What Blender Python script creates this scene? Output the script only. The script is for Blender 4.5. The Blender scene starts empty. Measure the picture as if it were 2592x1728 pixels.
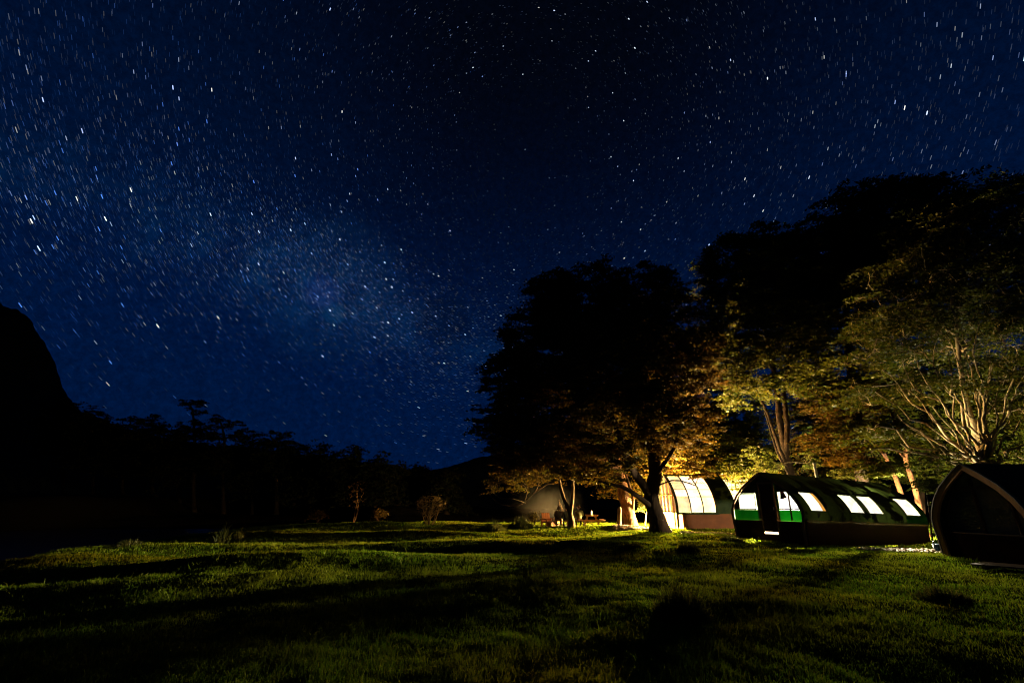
import bpy, bmesh, math, random
import numpy as np
from mathutils import Vector, Matrix

# ------------------------------------------------------------------ camera, world, exposure
scene = bpy.context.scene
C = scene.collection
PITCH = math.radians(19.6)
FPX, CX, CY = 1152.0, 1296.0, 864.0
CAM_Z = 1.5
cp, sp = math.cos(PITCH), math.sin(PITCH)

cam_data = bpy.data.cameras.new('camera')
cam_data.lens = 16.0
cam_data.sensor_width = 36.0
cam_data.clip_start = 0.1
cam_data.clip_end = 12000
cam = bpy.data.objects.new('camera', cam_data)
C.objects.link(cam)
cam.location = (0, 0, CAM_Z)
cam.rotation_euler = (math.pi / 2 + PITCH, 0, 0)
scene.camera = cam

scene.view_settings.view_transform = 'Standard'
scene.view_settings.look = 'None'
scene.view_settings.exposure = 0
scene.view_settings.gamma = 1
scene.view_settings.use_curve_mapping = False
scene.render.engine = 'CYCLES'
scene.cycles.use_denoising = True
scene.cycles.max_bounces = 5
scene.cycles.diffuse_bounces = 2
scene.cycles.transmission_bounces = 3
scene.cycles.transparent_max_bounces = 10
scene.cycles.volume_bounces = 0
scene.cycles.sample_clamp_indirect = 3.0
scene.cycles.filter_width = 1.15
scene.cycles.caustics_reflective = False
scene.cycles.caustics_refractive = False


def ray(px, py):
    xc, yc = (px - CX) / FPX, (CY - py) / FPX
    return np.array([xc, cp - yc * sp, sp + yc * cp])


def at(px, py, zc):
    """world point seen at a photo pixel, zc metres deep"""
    return Vector((0, 0, CAM_Z)) + Vector(ray(px, py)) * zc


def unit(v):
    v = np.array(v, float)
    return v / np.linalg.norm(v)


MW_N = unit(np.cross(unit(ray(80, 420)), unit(ray(1130, 860))))     # normal of the milky way's great circle
MW_CORE = unit(ray(815, 740))
POLE = unit(ray(1350, 380))

world = bpy.data.worlds.new('World')
scene.world = world
world.use_nodes = True
wt = world.node_tree
wt.nodes.clear()


class NT:
    """tiny helper for shader graphs"""
    def __init__(s, tree):
        s.t = tree

    def n(s, typ, **kw):
        nd = s.t.nodes.new(typ)
        for k, v in kw.items():
            if k.startswith('i_'):
                nd.inputs[int(k[2:])].default_value = v
            else:
                setattr(nd, k, v)
        return nd

    def l(s, a, b):
        s.t.links.new(a, b)

    def math(s, op, a, b=None, c=None, clamp=False):
        nd = s.t.nodes.new('ShaderNodeMath')
        nd.operation = op
        nd.use_clamp = clamp
        for i, v in enumerate((a, b, c)):
            if v is None:
                continue
            if isinstance(v, (int, float)):
                nd.inputs[i].default_value = v
            else:
                s.l(v, nd.inputs[i])
        return nd.outputs[0]

    def vmath(s, op, a, b):
        nd = s.t.nodes.new('ShaderNodeVectorMath')
        nd.operation = op
        for i, v in enumerate((a, b)):
            if isinstance(v, (tuple, list, np.ndarray)):
                nd.inputs[i].default_value = tuple(float(q) for q in v)
            else:
                s.l(v, nd.inputs[i])
        return nd

    def mix(s, fac, a, b, op='MIX'):
        nd = s.t.nodes.new('ShaderNodeMix')
        nd.data_type = 'RGBA'
        nd.blend_type = op
        nd.clamp_factor = True
        for i, v in ((0, fac), (6, a), (7, b)):
            if isinstance(v, (int, float)):
                nd.inputs[i].default_value = v
            elif isinstance(v, (tuple, list)):
                nd.inputs[i].default_value = (v[0], v[1], v[2], 1)
            else:
                s.l(v, nd.inputs[i])
        return nd.outputs[2]

    def ramp(s, fac, a, b, c=0.0, d=1.0, smooth=True):
        nd = s.t.nodes.new('ShaderNodeMapRange')
        nd.interpolation_type = 'SMOOTHSTEP' if smooth else 'LINEAR'
        s.l(fac, nd.inputs[0])
        nd.inputs[1].default_value = a
        nd.inputs[2].default_value = b
        nd.inputs[3].default_value = c
        nd.inputs[4].default_value = d
        return nd.outputs[0]

    def noise(s, vec, scale, detail=4, rough=0.55):
        nd = s.t.nodes.new('ShaderNodeTexNoise')
        nd.inputs['Scale'].default_value = scale
        nd.inputs['Detail'].default_value = detail
        nd.inputs['Roughness'].default_value = rough
        if vec is not None:
            s.l(vec, nd.inputs['Vector'])
        return nd.outputs[0]


g = NT(wt)
tc = g.n('ShaderNodeTexCoord')
D = tc.outputs['Generated']
sepd = g.n('ShaderNodeSeparateXYZ')
g.l(D, sepd.inputs[0])
dz = sepd.outputs[2]
elev = g.ramp(dz, 0.12, 0.82)
side = g.ramp(g.math('ABSOLUTE', g.math('ADD', sepd.outputs[0], -0.08)), 0.12, 0.75)
zen = g.mix(side, (0.0005, 0.0013, 0.0045), (0.0002, 0.0042, 0.0200))
base = g.mix(elev, (0.0001, 0.0072, 0.0420), zen)
# milky way: a band round its own great circle, broken by noise and dark lanes
bd = g.math('ABSOLUTE', g.vmath('DOT_PRODUCT', D, MW_N).outputs['Value'])
n1 = g.noise(D, 7.0, 10, 0.68)
n2 = g.noise(D, 16.0, 12, 0.74)
bdw = g.math('ADD', bd, g.math('MULTIPLY', g.math('SUBTRACT', n1, 0.5), 0.22))
band = g.math('SUBTRACT', 1.0, g.ramp(bdw, -0.03, 0.105))
core = g.ramp(g.vmath('DOT_PRODUCT', D, MW_CORE).outputs['Value'], 0.80, 1.0)
core2 = g.ramp(g.vmath('DOT_PRODUCT', D, unit(ray(835, 730))).outputs['Value'], 0.984, 1.0)
lane = g.ramp(n2, 0.36, 0.66, 0.10, 1.15)
mwf = g.math('MULTIPLY', g.math('MULTIPLY', band, lane), g.math('ADD', 0.30, g.math('MULTIPLY', core, 0.75)))
mw = g.mix(mwf, (0, 0, 0), (0.0004, 0.0062, 0.0190))
mw2 = g.mix(g.math('MULTIPLY', core2, g.ramp(n2, 0.35, 0.65, 0.3, 1.0)), (0, 0, 0), (0.001, 0.008, 0.024))
low = g.math('SUBTRACT', 1.0, g.ramp(dz, -0.02, 0.02))
tot = g.mix(1.0, g.mix(1.0, base, mw, 'ADD'), mw2, 'ADD')
coal = g.noise(D, 90.0, 6, 0.8)                                      # fine mottling of unresolved stars
tot = g.mix(1.0, tot, g.mix(g.ramp(coal, 0.3, 0.75), (0.70, 0.70, 0.70), (1.35, 1.35, 1.35)), 'MULTIPLY')
for kx, ky, cw, cc in ((815, 738, 0.9990, (0.010, 0.010, 0.10)), (848, 793, 0.9996, (0.004, 0.05, 0.13))):
    sm_ = g.ramp(g.vmath('DOT_PRODUCT', D, unit(ray(kx, ky))).outputs['Value'], cw, 1.0)
    tot = g.mix(1.0, tot, g.mix(g.math('MULTIPLY', sm_, 0.22), (0, 0, 0), cc), 'ADD')
sack = g.ramp(g.vmath('DOT_PRODUCT', D, unit(ray(1125, 810))).outputs['Value'], 0.9975, 0.9996)
tot = g.mix(g.math('MULTIPLY', sack, 0.55), tot, (0.0002, 0.0030, 0.0150))
tot = g.mix(low, tot, (0.0005, 0.001, 0.003))
bg = g.n('ShaderNodeBackground')
g.l(tot, bg.inputs['Color'])
bg.inputs['Strength'].default_value = 1.0
wo = g.n('ShaderNodeOutputWorld')
g.l(bg.outputs[0], wo.inputs[0])

# ------------------------------------------------------------------ helpers


def tag(o, label=None, cat=None, group=None, kind=None):
    if label: o['label'] = label
    if cat: o['category'] = cat
    if group: o['group'] = group
    if kind: o['kind'] = kind
    return o


def empty(name, loc=(0, 0, 0), rz=0.0, ry=0.0):
    o = bpy.data.objects.new(name, None)
    o.empty_display_size = 0.3
    C.objects.link(o)
    o.matrix_basis = Matrix.Translation(loc) @ Matrix.Rotation(rz, 4, 'Z') @ Matrix.Rotation(ry, 4, 'Y')
    return o


class MB:
    """collects shapes and links them as one mesh"""
    def __init__(s):
        s.v, s.f = [], []

    def poly(s, pts):
        k = len(s.v)
        s.v += [tuple(p) for p in pts]
        s.f.append(tuple(range(k, k + len(pts))))

    def box(s, c, d, M=None):
        x, y, z = d[0] / 2, d[1] / 2, d[2] / 2
        k = len(s.v)
        for i in (-1, 1):
            for j in (-1, 1):
                for h in (-1, 1):
                    p = Vector((i * x, j * y, h * z))
                    if M is not None:
                        p = M @ p
                    s.v.append(tuple(p + Vector(c)))
        for f in ((0, 1, 3, 2), (4, 6, 7, 5), (0, 4, 5, 1), (2, 3, 7, 6), (0, 2, 6, 4), (1, 5, 7, 3)):
            s.f.append(tuple(k + q for q in f))

    def bar(s, a, b, w, h=None):
        """square bar from a to b"""
        h = h or w
        a, b = Vector(a), Vector(b)
        d = (b - a)
        q = d.to_track_quat('Z', 'Y').to_matrix()
        s.box((a + b) / 2, (w, h, d.length), q)

    def tube(s, pts, radii, n=8, cap=True):
        pts = [Vector(p) for p in pts]
        m = len(pts)
        if isinstance(radii, (int, float)):
            radii = [radii] * m
        k0 = len(s.v)
        up = Vector((0.13, 0.31, 0.94))
        for i, p in enumerate(pts):
            d = pts[min(i + 1, m - 1)] - pts[max(i - 1, 0)]
            d = d.normalized() if d.length > 1e-9 else Vector((0, 0, 1))
            x = d.cross(up)
            if x.length < 0.15:
                x = d.cross(Vector((1, 0, 0)))
            x.normalize()
            y = d.cross(x)
            up = x.cross(d) * -1 if False else up
            for a in range(n):
                t = 2 * math.pi * a / n
                s.v.append(tuple(p + (x * math.cos(t) + y * math.sin(t)) * radii[i]))
        for i in range(m - 1):
            for a in range(n):
                b = (a + 1) % n
                s.f.append((k0 + i * n + a, k0 + i * n + b, k0 + (i + 1) * n + b, k0 + (i + 1) * n + a))
        if cap:
            s.f.append(tuple(k0 + a for a in range(n))[::-1])
            s.f.append(tuple(k0 + (m - 1) * n + a for a in range(n)))

    def build(s, name, mat, parent=None, smooth=False, bevel=0.0):
        me = bpy.data.meshes.new(name)
        me.from_pydata(s.v, [], s.f)
        me.materials.append(mat)
        if smooth:
            me.polygons.foreach_set('use_smooth', [True] * len(me.polygons))
        o = bpy.data.objects.new(name, me)
        C.objects.link(o)
        if parent is not None:
            o.parent = parent
        if bevel:
            b = o.modifiers.new('bevel', 'BEVEL')
            b.width = bevel
            b.segments = 2
        return o


def np_mesh(name, verts, faces, mat, parent=None, smooth=False, mats=None, midx=None):
    """verts (n,3), faces (m,k) all the same k"""
    me = bpy.data.meshes.new(name)
    verts = np.ascontiguousarray(verts, dtype=np.float32)
    faces = np.ascontiguousarray(faces, dtype=np.int32)
    m, k = faces.shape
    me.vertices.add(len(verts))
    me.vertices.foreach_set('co', verts.ravel())
    me.loops.add(m * k)
    me.loops.foreach_set('vertex_index', faces.ravel())
    me.polygons.add(m)
    me.polygons.foreach_set('loop_start', np.arange(0, m * k, k, dtype=np.int32))
    me.polygons.foreach_set('loop_total', np.full(m, k, dtype=np.int32))
    if smooth:
        me.polygons.foreach_set('use_smooth', np.ones(m, dtype=bool))
    for q in (mats or [mat]):
        me.materials.append(q)
    if midx is not None:
        me.polygons.foreach_set('material_index', np.ascontiguousarray(midx, dtype=np.int32))
    me.update(calc_edges=True)
    o = bpy.data.objects.new(name, me)
    C.objects.link(o)
    if parent is not None:
        o.parent = parent
    return o


# ------------------------------------------------------------------ materials
def new_mat(name):
    m = bpy.data.materials.new(name)
    m.use_nodes = True
    m.node_tree.nodes.clear()
    return m, NT(m.node_tree)


def rough_mat(name, c1, c2, scale=3.0, rough=0.8, bump=0.0, bscale=None, detail=5, stretch=None, spec=0.3, coords='Object'):
    m, g = new_mat(name)
    t = g.n('ShaderNodeTexCoord')
    vec = t.outputs[coords]
    if stretch:
        mp = g.n('ShaderNodeMapping')
        g.l(vec, mp.inputs[0])
        mp.inputs['Scale'].default_value = stretch
        vec = mp.outputs[0]
    nz = g.noise(vec, scale, detail, 0.6)
    col = g.mix(g.ramp(nz, 0.32, 0.68), c1, c2)
    b = g.n('ShaderNodeBsdfPrincipled')
    g.l(col, b.inputs['Base Color'])
    b.inputs['Roughness'].default_value = rough
    b.inputs['Specular IOR Level'].default_value = spec
    if bump:
        bn = g.n('ShaderNodeBump')
        bn.inputs['Strength'].default_value = 1.0
        bn.inputs['Distance'].default_value = bump
        g.l(g.noise(vec, bscale or scale * 3, 6, 0.65), bn.inputs['Height'])
        g.l(bn.outputs[0], b.inputs['Normal'])
    o = g.n('ShaderNodeOutputMaterial')
    g.l(b.outputs[0], o.inputs[0])
    return m


def leaf_mat(name, c1, c2, c3, trans=0.35, scale=0.6, gloss=0.018, gcol=(0.5, 0.5, 0.5)):
    m, g = new_mat(name)
    geo = g.n('ShaderNodeNewGeometry')
    t = g.n('ShaderNodeTexCoord')
    nz = g.noise(t.outputs['Object'], scale, 3, 0.5)
    col = g.mix(g.ramp(nz, 0.35, 0.65), c1, c2)
    col = g.mix(g.ramp(geo.outputs['Random Per Island'], 0.55, 1.0, 0.0, 0.8), col, c3)
    d = g.n('ShaderNodeBsdfDiffuse')
    tr = g.n('ShaderNodeBsdfTranslucent')
    gl = g.n('ShaderNodeBsdfGlossy')
    gl.inputs['Roughness'].default_value = 0.42
    gl.inputs['Color'].default_value = (*gcol, 1)
    g.l(col, d.inputs[0])
    g.l(col, tr.inputs[0])
    mx = g.n('ShaderNodeMixShader')
    mx.inputs[0].default_value = trans
    g.l(d.outputs[0], mx.inputs[1])
    g.l(tr.outputs[0], mx.inputs[2])
    m2 = g.n('ShaderNodeMixShader')
    m2.inputs[0].default_value = gloss
    g.l(mx.outputs[0], m2.inputs[1])
    g.l(gl.outputs[0], m2.inputs[2])
    o = g.n('ShaderNodeOutputMaterial')
    g.l(m2.outputs[0], o.inputs[0])
    return m


def fabric_mat(name, front, through, bump=0.01, scale=6.0):
    """tent cloth: reflects a little, lets a little of the lamp light inside through"""
    m, g = new_mat(name)
    t = g.n('ShaderNodeTexCoord')
    nz = g.noise(t.outputs['Object'], scale * 0.25, 5, 0.6)
    k = g.mix(g.ramp(nz, 0.3, 0.7), (0.7, 0.7, 0.7), (1.2, 1.2, 1.2))
    p = g.n('ShaderNodeBsdfPrincipled')
    p.inputs['Roughness'].default_value = 0.7
    p.inputs['Specular IOR Level'].default_value = 0.04
    g.l(g.mix(1.0, front, k, 'MULTIPLY'), p.inputs['Base Color'])
    tr = g.n('ShaderNodeBsdfTranslucent')
    g.l(g.mix(1.0, through, k, 'MULTIPLY'), tr.inputs[0])
    bn = g.n('ShaderNodeBump')
    bn.inputs['Strength'].default_value = 1.0
    bn.inputs['Distance'].default_value = bump
    g.l(g.noise(t.outputs['Object'], scale, 4, 0.5), bn.inputs['Height'])
    g.l(bn.outputs[0], p.inputs['Normal'])
    a = g.n('ShaderNodeAddShader')
    g.l(p.outputs[0], a.inputs[0])
    g.l(tr.outputs[0], a.inputs[1])
    o = g.n('ShaderNodeOutputMaterial')
    g.l(a.outputs[0], o.inputs[0])
    return m


def glow_pane(name, color, strength, clear, vary=0.25, scale=2.0):
    """lit plastic window film: milky and glowing, still lets the lamps behind it shine out"""
    m, g = new_mat(name)
    t = g.n('ShaderNodeTexCoord')
    nz = g.noise(t.outputs['Object'], scale, 3, 0.5)
    e = g.n('ShaderNodeEmission')
    e.inputs[0].default_value = (*color, 1)
    g.l(g.ramp(nz, 0.3, 0.7, strength * (1 - vary), strength * (1 + vary)), e.inputs[1])
    tp = g.n('ShaderNodeBsdfTransparent')
    mx = g.n('ShaderNodeMixShader')
    mx.inputs[0].default_value = 1 - clear
    g.l(tp.outputs[0], mx.inputs[1])
    g.l(e.outputs[0], mx.inputs[2])
    o = g.n('ShaderNodeOutputMaterial')
    g.l(mx.outputs[0], o.inputs[0])
    return m


def emit_mat(name, color, strength, sampling=None):
    m, g = new_mat(name)
    e = g.n('ShaderNodeEmission')
    e.inputs[0].default_value = (*color, 1)
    e.inputs[1].default_value = strength
    o = g.n('ShaderNodeOutputMaterial')
    g.l(e.outputs[0], o.inputs[0])
    if sampling:
        m.cycles.emission_sampling = sampling
    return m


M_ground, g = new_mat('turf')
t = g.n('ShaderNodeTexCoord')
gn = g.noise(t.outputs['Object'], 1.2, 6, 0.6)
gn2 = g.noise(t.outputs['Object'], 9.0, 5, 0.7)
gcol = g.mix(g.ramp(gn, 0.32, 0.68), (0.016, 0.030, 0.002), (0.045, 0.052, 0.005))
gcol = g.mix(g.ramp(gn2, 0.55, 0.75, 0.0, 0.7), gcol, (0.035, 0.022, 0.008))
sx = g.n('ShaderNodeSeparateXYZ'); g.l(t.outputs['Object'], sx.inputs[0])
far_dark = g.math('MAXIMUM', g.ramp(g.math('MULTIPLY', sx.outputs[0], -1.0), 17, 21), g.ramp(sx.outputs[1], 36, 42))
gcol = g.mix(far_dark, gcol, (0.004, 0.0035, 0.002))  # forest floor; its near-black colour also stands in for unlit ground
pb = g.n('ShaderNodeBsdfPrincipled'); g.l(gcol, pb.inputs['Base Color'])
pb.inputs['Roughness'].default_value = 0.95; pb.inputs['Specular IOR Level'].default_value = 0.0
bn = g.n('ShaderNodeBump'); bn.inputs['Distance'].default_value = 0.05
g.l(gn2, bn.inputs['Height']); g.l(bn.outputs[0], pb.inputs['Normal'])
oo = g.n('ShaderNodeOutputMaterial'); g.l(pb.outputs[0], oo.inputs[0])
M_hill = rough_mat('dark_forest_slope', (0.010, 0.014, 0.008), (0.02, 0.024, 0.014), 0.03, 1.0, spec=0.0)
M_bark = rough_mat('bark', (0.022, 0.012, 0.005), (0.075, 0.042, 0.019), 2.0, 0.9, 0.05, 7.0, stretch=(1, 1, 0.22), spec=0.15)
M_bark_mid = rough_mat('grey_brown_bark', (0.035, 0.022, 0.012), (0.11, 0.072, 0.040), 3.0, 0.9, 0.03, 9.0, stretch=(1, 1, 0.3), spec=0.1)
M_bark_red = rough_mat('red_bark', (0.025, 0.009, 0.003), (0.12, 0.048, 0.014), 2.6, 0.9, 0.16, 5.0, stretch=(1, 1, 0.4), spec=0.15)
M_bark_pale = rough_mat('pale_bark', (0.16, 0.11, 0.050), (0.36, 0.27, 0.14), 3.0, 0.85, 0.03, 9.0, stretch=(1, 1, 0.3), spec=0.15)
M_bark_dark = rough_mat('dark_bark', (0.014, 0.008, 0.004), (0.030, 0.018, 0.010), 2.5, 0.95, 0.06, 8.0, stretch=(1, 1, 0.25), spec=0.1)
M_leaf = leaf_mat('leaf_green', (0.045, 0.068, 0.006), (0.080, 0.090, 0.009), (0.12, 0.10, 0.012))
M_leaf_t3 = leaf_mat('leaf_deep_green', (0.022, 0.036, 0.002), (0.050, 0.056, 0.003), (0.090, 0.080, 0.006))
M_leaf_dim = leaf_mat('leaf_dim_green', (0.018, 0.034, 0.003), (0.036, 0.050, 0.004), (0.06, 0.065, 0.006))
M_leaf_rust = leaf_mat('leaf_rust', (0.105, 0.062, 0.008), (0.060, 0.062, 0.007), (0.15, 0.075, 0.010))
M_leaf_bright = leaf_mat('leaf_bright', (0.085, 0.12, 0.018), (0.11, 0.13, 0.022), (0.14, 0.14, 0.03), 0.45)
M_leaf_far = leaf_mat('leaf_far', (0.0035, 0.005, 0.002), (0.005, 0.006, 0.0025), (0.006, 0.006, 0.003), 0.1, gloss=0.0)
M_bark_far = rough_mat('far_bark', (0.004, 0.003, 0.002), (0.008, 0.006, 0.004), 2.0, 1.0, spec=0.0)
M_grass = leaf_mat('grass_blades', (0.062, 0.125, 0.004), (0.115, 0.135, 0.005), (0.15, 0.14, 0.015), 0.4, 0.35, 0.012, (0.5, 0.5, 0.2))
M_grass_dry = leaf_mat('tussock_blades', (0.022, 0.034, 0.004), (0.036, 0.040, 0.006), (0.08, 0.07, 0.016), 0.3, 1.5)
M_wood = rough_mat('timber', (0.34, 0.15, 0.040), (0.50, 0.24, 0.070), 4.0, 0.75, 0.004, 20.0, stretch=(1, 1, 0.3), spec=0.1)
M_wood_dk = rough_mat('dark_timber', (0.06, 0.03, 0.014), (0.10, 0.05, 0.022), 4.0, 0.6, 0.004, 20.0)
M_plank = rough_mat('weathered_plank', (0.20, 0.14, 0.09), (0.30, 0.22, 0.15), 5.0, 0.8, 0.004, 25.0)
M_chip = rough_mat('bark_chips', (0.16, 0.11, 0.07), (0.42, 0.34, 0.24), 9.0, 0.7)
M_stone = rough_mat('river_stone', (0.14, 0.13, 0.12), (0.3, 0.28, 0.25), 5.0, 0.8, 0.01)
M_metal = rough_mat('galvanised_pipe', (0.35, 0.35, 0.34), (0.5, 0.5, 0.48), 8.0, 0.35)
M_iron = rough_mat('blackened_iron', (0.03, 0.03, 0.03), (0.06, 0.05, 0.045), 8.0, 0.5)

# ------------------------------------------------------------------ terrain
_rs = np.random.RandomState(5)
_W = [( _rs.uniform(0, 6.28), _rs.uniform(0, 6.28), _rs.uniform(0.8, 1.25)) for _ in range(40)]


def wave(x, y, L, seed):
    """smooth bumps about L metres across, -1..1"""
    out = 0
    for k in range(5):
        a, ph, s = _W[(seed * 5 + k) % 40]
        kx, ky = math.cos(a), math.sin(a)
        f = 2 * math.pi / (L * s)
        out = out + np.sin((x * kx + y * ky) * f + ph + 1.3 * np.sin((x * ky - y * kx) * f * 0.6 + ph * 2))
    return out / 3.2


def sstep(x, a, b):
    t = np.clip((x - a) / (b - a), 0, 1)
    return t * t * (3 - 2 * t)


def bump(x, y, cx, cy, rx, ry, h, rot=0.0):
    c, s = math.cos(rot), math.sin(rot)
    u = ((x - cx) * c + (y - cy) * s) / rx
    v = (-(x - cx) * s + (y - cy) * c) / ry
    return h * np.exp(-(u * u + v * v))


BANK_X = -15.5


def ground_z(x, y):
    x = np.asarray(x, float)
    y = np.asarray(y, float)
    z = 0.065 * wave(x, y, 7.5, 0) + 0.020 * wave(x, y, 2.9, 1) + 0.016 * wave(x, y, 1.0, 2) + 0.008 * wave(x, y, 0.5, 5) + 0.10 * wave(x, y * 1.7, 16, 3) * sstep(-x, -4, 4)
    # low swells running across the left of the meadow, with hollows between them
    z = z + bump(x, y, -4.0, 18.5, 9.0, 1.3, 0.26, 0.12) + bump(x, y, -3.0, 23.5, 8.0, 1.1, 0.22, -0.05)
    z = z + bump(x, y, -5.5, 12.5, 4.5, 1.1, 0.28, 0.25) + bump(x, y, -8.5, 9.3, 4.0, 0.9, 0.20, 0.3)
    z = z + bump(x, y, 6.3, 30.2, 2.6, 1.2, 0.16) + bump(x, y, 1.0, 30.0, 4.0, 1.2, 0.12)
    z = z - bump(x, y, 1.5, 24.0, 3.0, 2.2, 0.20) - bump(x, y, -5.0, 15.6, 6.0, 1.2, 0.14, 0.1)
    z = z + bump(x, y, -7.5, 30.5, 3.5, 1.2, 0.38) + bump(x, y, -3.0, 31.5, 1.6, 0.9, 0.30) + bump(x, y, -12, 31, 4, 2, 0.2)
    # the ground falls off gently to the right, past the long tent
    z = z - 0.28 * sstep(x, 9, 19) * sstep(y, 10, 14) * (1 - sstep(y, 26, 32))
    z = z + bump(x, y, 18.0, 20.6, 2.4, 0.7, 0.20, 0.5)
    # river bank on the left
    bx = BANK_X + 1.6 * np.sin(y * 0.16) + 0.6 * np.sin(y * 0.5 + 1) + 0.02 * (y - 16)
    z = z - 1.25 * sstep(-x, -(bx + 0.4), -(bx - 4.5))
    z = z + 2.5 * sstep(-x, 46, 56) + 1.2 * sstep(y, 46, 60) * (1 - sstep(x, -16, -6))
    return z


def gz(x, y):
    return float(ground_z(x, y))


def spaced(lo, hi, c, n, k):
    """n coordinates from lo to hi, dense round c"""
    u = np.linspace(-1, 1, n)
    s = np.sinh(u * k) / math.sinh(k)
    return np.where(s < 0, c + s * (c - lo), c + s * (hi - c))


gx = spaced(-2500, 2500, 3, 620, 6.3)
gy = spaced(-600, 3000, 16, 560, 6.3)
GX, GY = np.meshgrid(gx, gy)
GZ = ground_z(GX, GY)
far = np.hypot(GX, GY)
GZ = np.where(far > 400, GZ.clip(-1.3, 1.4), GZ)
idx = np.arange(GX.size).reshape(GX.shape)
faces = np.stack([idx[:-1, :-1].ravel(), idx[:-1, 1:].ravel(), idx[1:, 1:].ravel(), idx[1:, :-1].ravel()], 1)
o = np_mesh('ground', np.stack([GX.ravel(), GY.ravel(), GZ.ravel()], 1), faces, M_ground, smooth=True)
tag(o, kind='structure')

# river: a dark sheet below the bank
M_water, g = new_mat('river_water')
p = g.n('ShaderNodeBsdfPrincipled')
p.inputs['Base Color'].default_value = (0.01, 0.016, 0.02, 1)
p.inputs['Roughness'].default_value = 0.12
t = g.n('ShaderNodeTexCoord')
bn = g.n('ShaderNodeBump')
bn.inputs['Distance'].default_value = 0.04
g.l(g.noise(t.outputs['Object'], 3.0, 4, 0.6), bn.inputs['Height'])
g.l(bn.outputs[0], p.inputs['Normal'])
oo = g.n('ShaderNodeOutputMaterial')
g.l(p.outputs[0], oo.inputs[0])
ws = MB()
ws.poly([(-58, -40, -0.95), (-14, -40, -0.95), (-14, 62, -0.95), (-58, 62, -0.95)])
tag(ws.build('river', M_water), kind='structure')

# hills: ridge heights by bearing, read off the skyline
sky = [(-900, 700), (-500, 730), (-200, 750), (0, 754), (40, 773), (75, 798), (102, 835), (122, 868), (139, 902), (153, 940), (162, 982),
       (195, 1018), (260, 1052), (350, 1085), (450, 1105), (600, 1125), (800, 1145), (930, 1165), (1010, 1178), (1080, 1183),
       (1120, 1178), (1170, 1163), (1220, 1148), (1280, 1139), (1400, 1128), (1600, 1110), (2000, 1130), (2592, 1120), (3400, 1100)]
az = np.array([math.atan2(ray(a, b)[0], ray(a, b)[1]) for a, b in sky])
el = np.array([ray(a, b)[2] / math.hypot(ray(a, b)[0], ray(a, b)[1]) for a, b in sky])
A = np.linspace(-1.35, 1.35, 900)
E = np.interp(A, az, el)
rough_n = sum(np.sin(A * f + ph) * am for f, ph, am in ((160, 1, .0012), (311, 2, .0010), (613, .5, .0009), (97, 3, .0015)))
E = E + rough_n * np.where((A > -0.25) & (A < 0.0), 0.35, 1.0)
RR = np.array([150, 175, 200, 225, 245, 260, 275, 300, 350, 430])
prof = np.array([0, .12, .34, .66, .90, 1.0, .97, .85, .55, 0.0])
VA, VR = np.meshgrid(A, RR)
ridge = 260 * E + CAM_Z
HZ = prof[:, None] * ridge[None, :] - 1.5
HZ = HZ + (np.sin(VA * 70 + VR * 0.09) * 1.6 + np.sin(VA * 190 + VR * 0.21) * 0.8) * (prof[:, None] * (1 - prof[:, None])) * 3
idx = np.arange(VA.size).reshape(VA.shape)
faces = np.stack([idx[:-1, :-1].ravel(), idx[:-1, 1:].ravel(), idx[1:, 1:].ravel(), idx[1:, :-1].ravel()], 1)
tag(np_mesh('hills', np.stack([(VR * np.sin(VA)).ravel(), (VR * np.cos(VA)).ravel(), HZ.ravel()], 1), faces, M_hill, smooth=True), kind='structure')

# ------------------------------------------------------------------ stars, far out beyond the hills
rs = np.random.RandomState(11)
NS = 90000
zz = rs.uniform(0.0, 1.0, NS)
aa = rs.uniform(-1.45, 1.45, NS)
rr = np.sqrt(1 - zz * zz)
S = np.stack([rr * np.sin(aa), rr * np.cos(aa), zz], 1)
bandw = np.exp(-(S @ MW_N / 0.13) ** 2)
corew = np.clip((S @ MW_CORE - 0.82) / 0.18, 0, 1)
leftw = np.clip(-S[:, 0] * 1.2, 0, 1)
keep = rs.uniform(0, 1, NS) < (0.29 + 0.42 * bandw + 0.55 * corew * bandw + 0.02 * leftw) * (0.12 + 0.88 * sstep(S[:, 2], 0.05, 0.50))
S = S[keep]
bandw, corew, leftw = bandw[keep], corew[keep], leftw[keep]
# a few knots of stars along the band
knots = [(815, 735, 0.020, 60), (905, 680, 0.010, 22), (850, 795, 0.010, 16), (640, 240, 0.012, 22), (1690, 590, 0.010, 10), (430, 400, 0.014, 26), (170, 240, 0.05, 40), (1620, 320, 0.014, 14), (960, 800, 0.02, 30), (1190, 170, .02, 14)]
for kx, ky, sd, cnt in knots:
    c = unit(ray(kx, ky))
    e = c + rs.normal(0, sd, (cnt, 3))
    e /= np.linalg.norm(e, axis=1)[:, None]
    S = np.concatenate([S, e])
    bandw = np.concatenate([bandw, np.ones(cnt)]); corew = np.concatenate([corew, np.ones(cnt)]); leftw = np.concatenate([leftw, np.ones(cnt) * 0.8])
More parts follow.
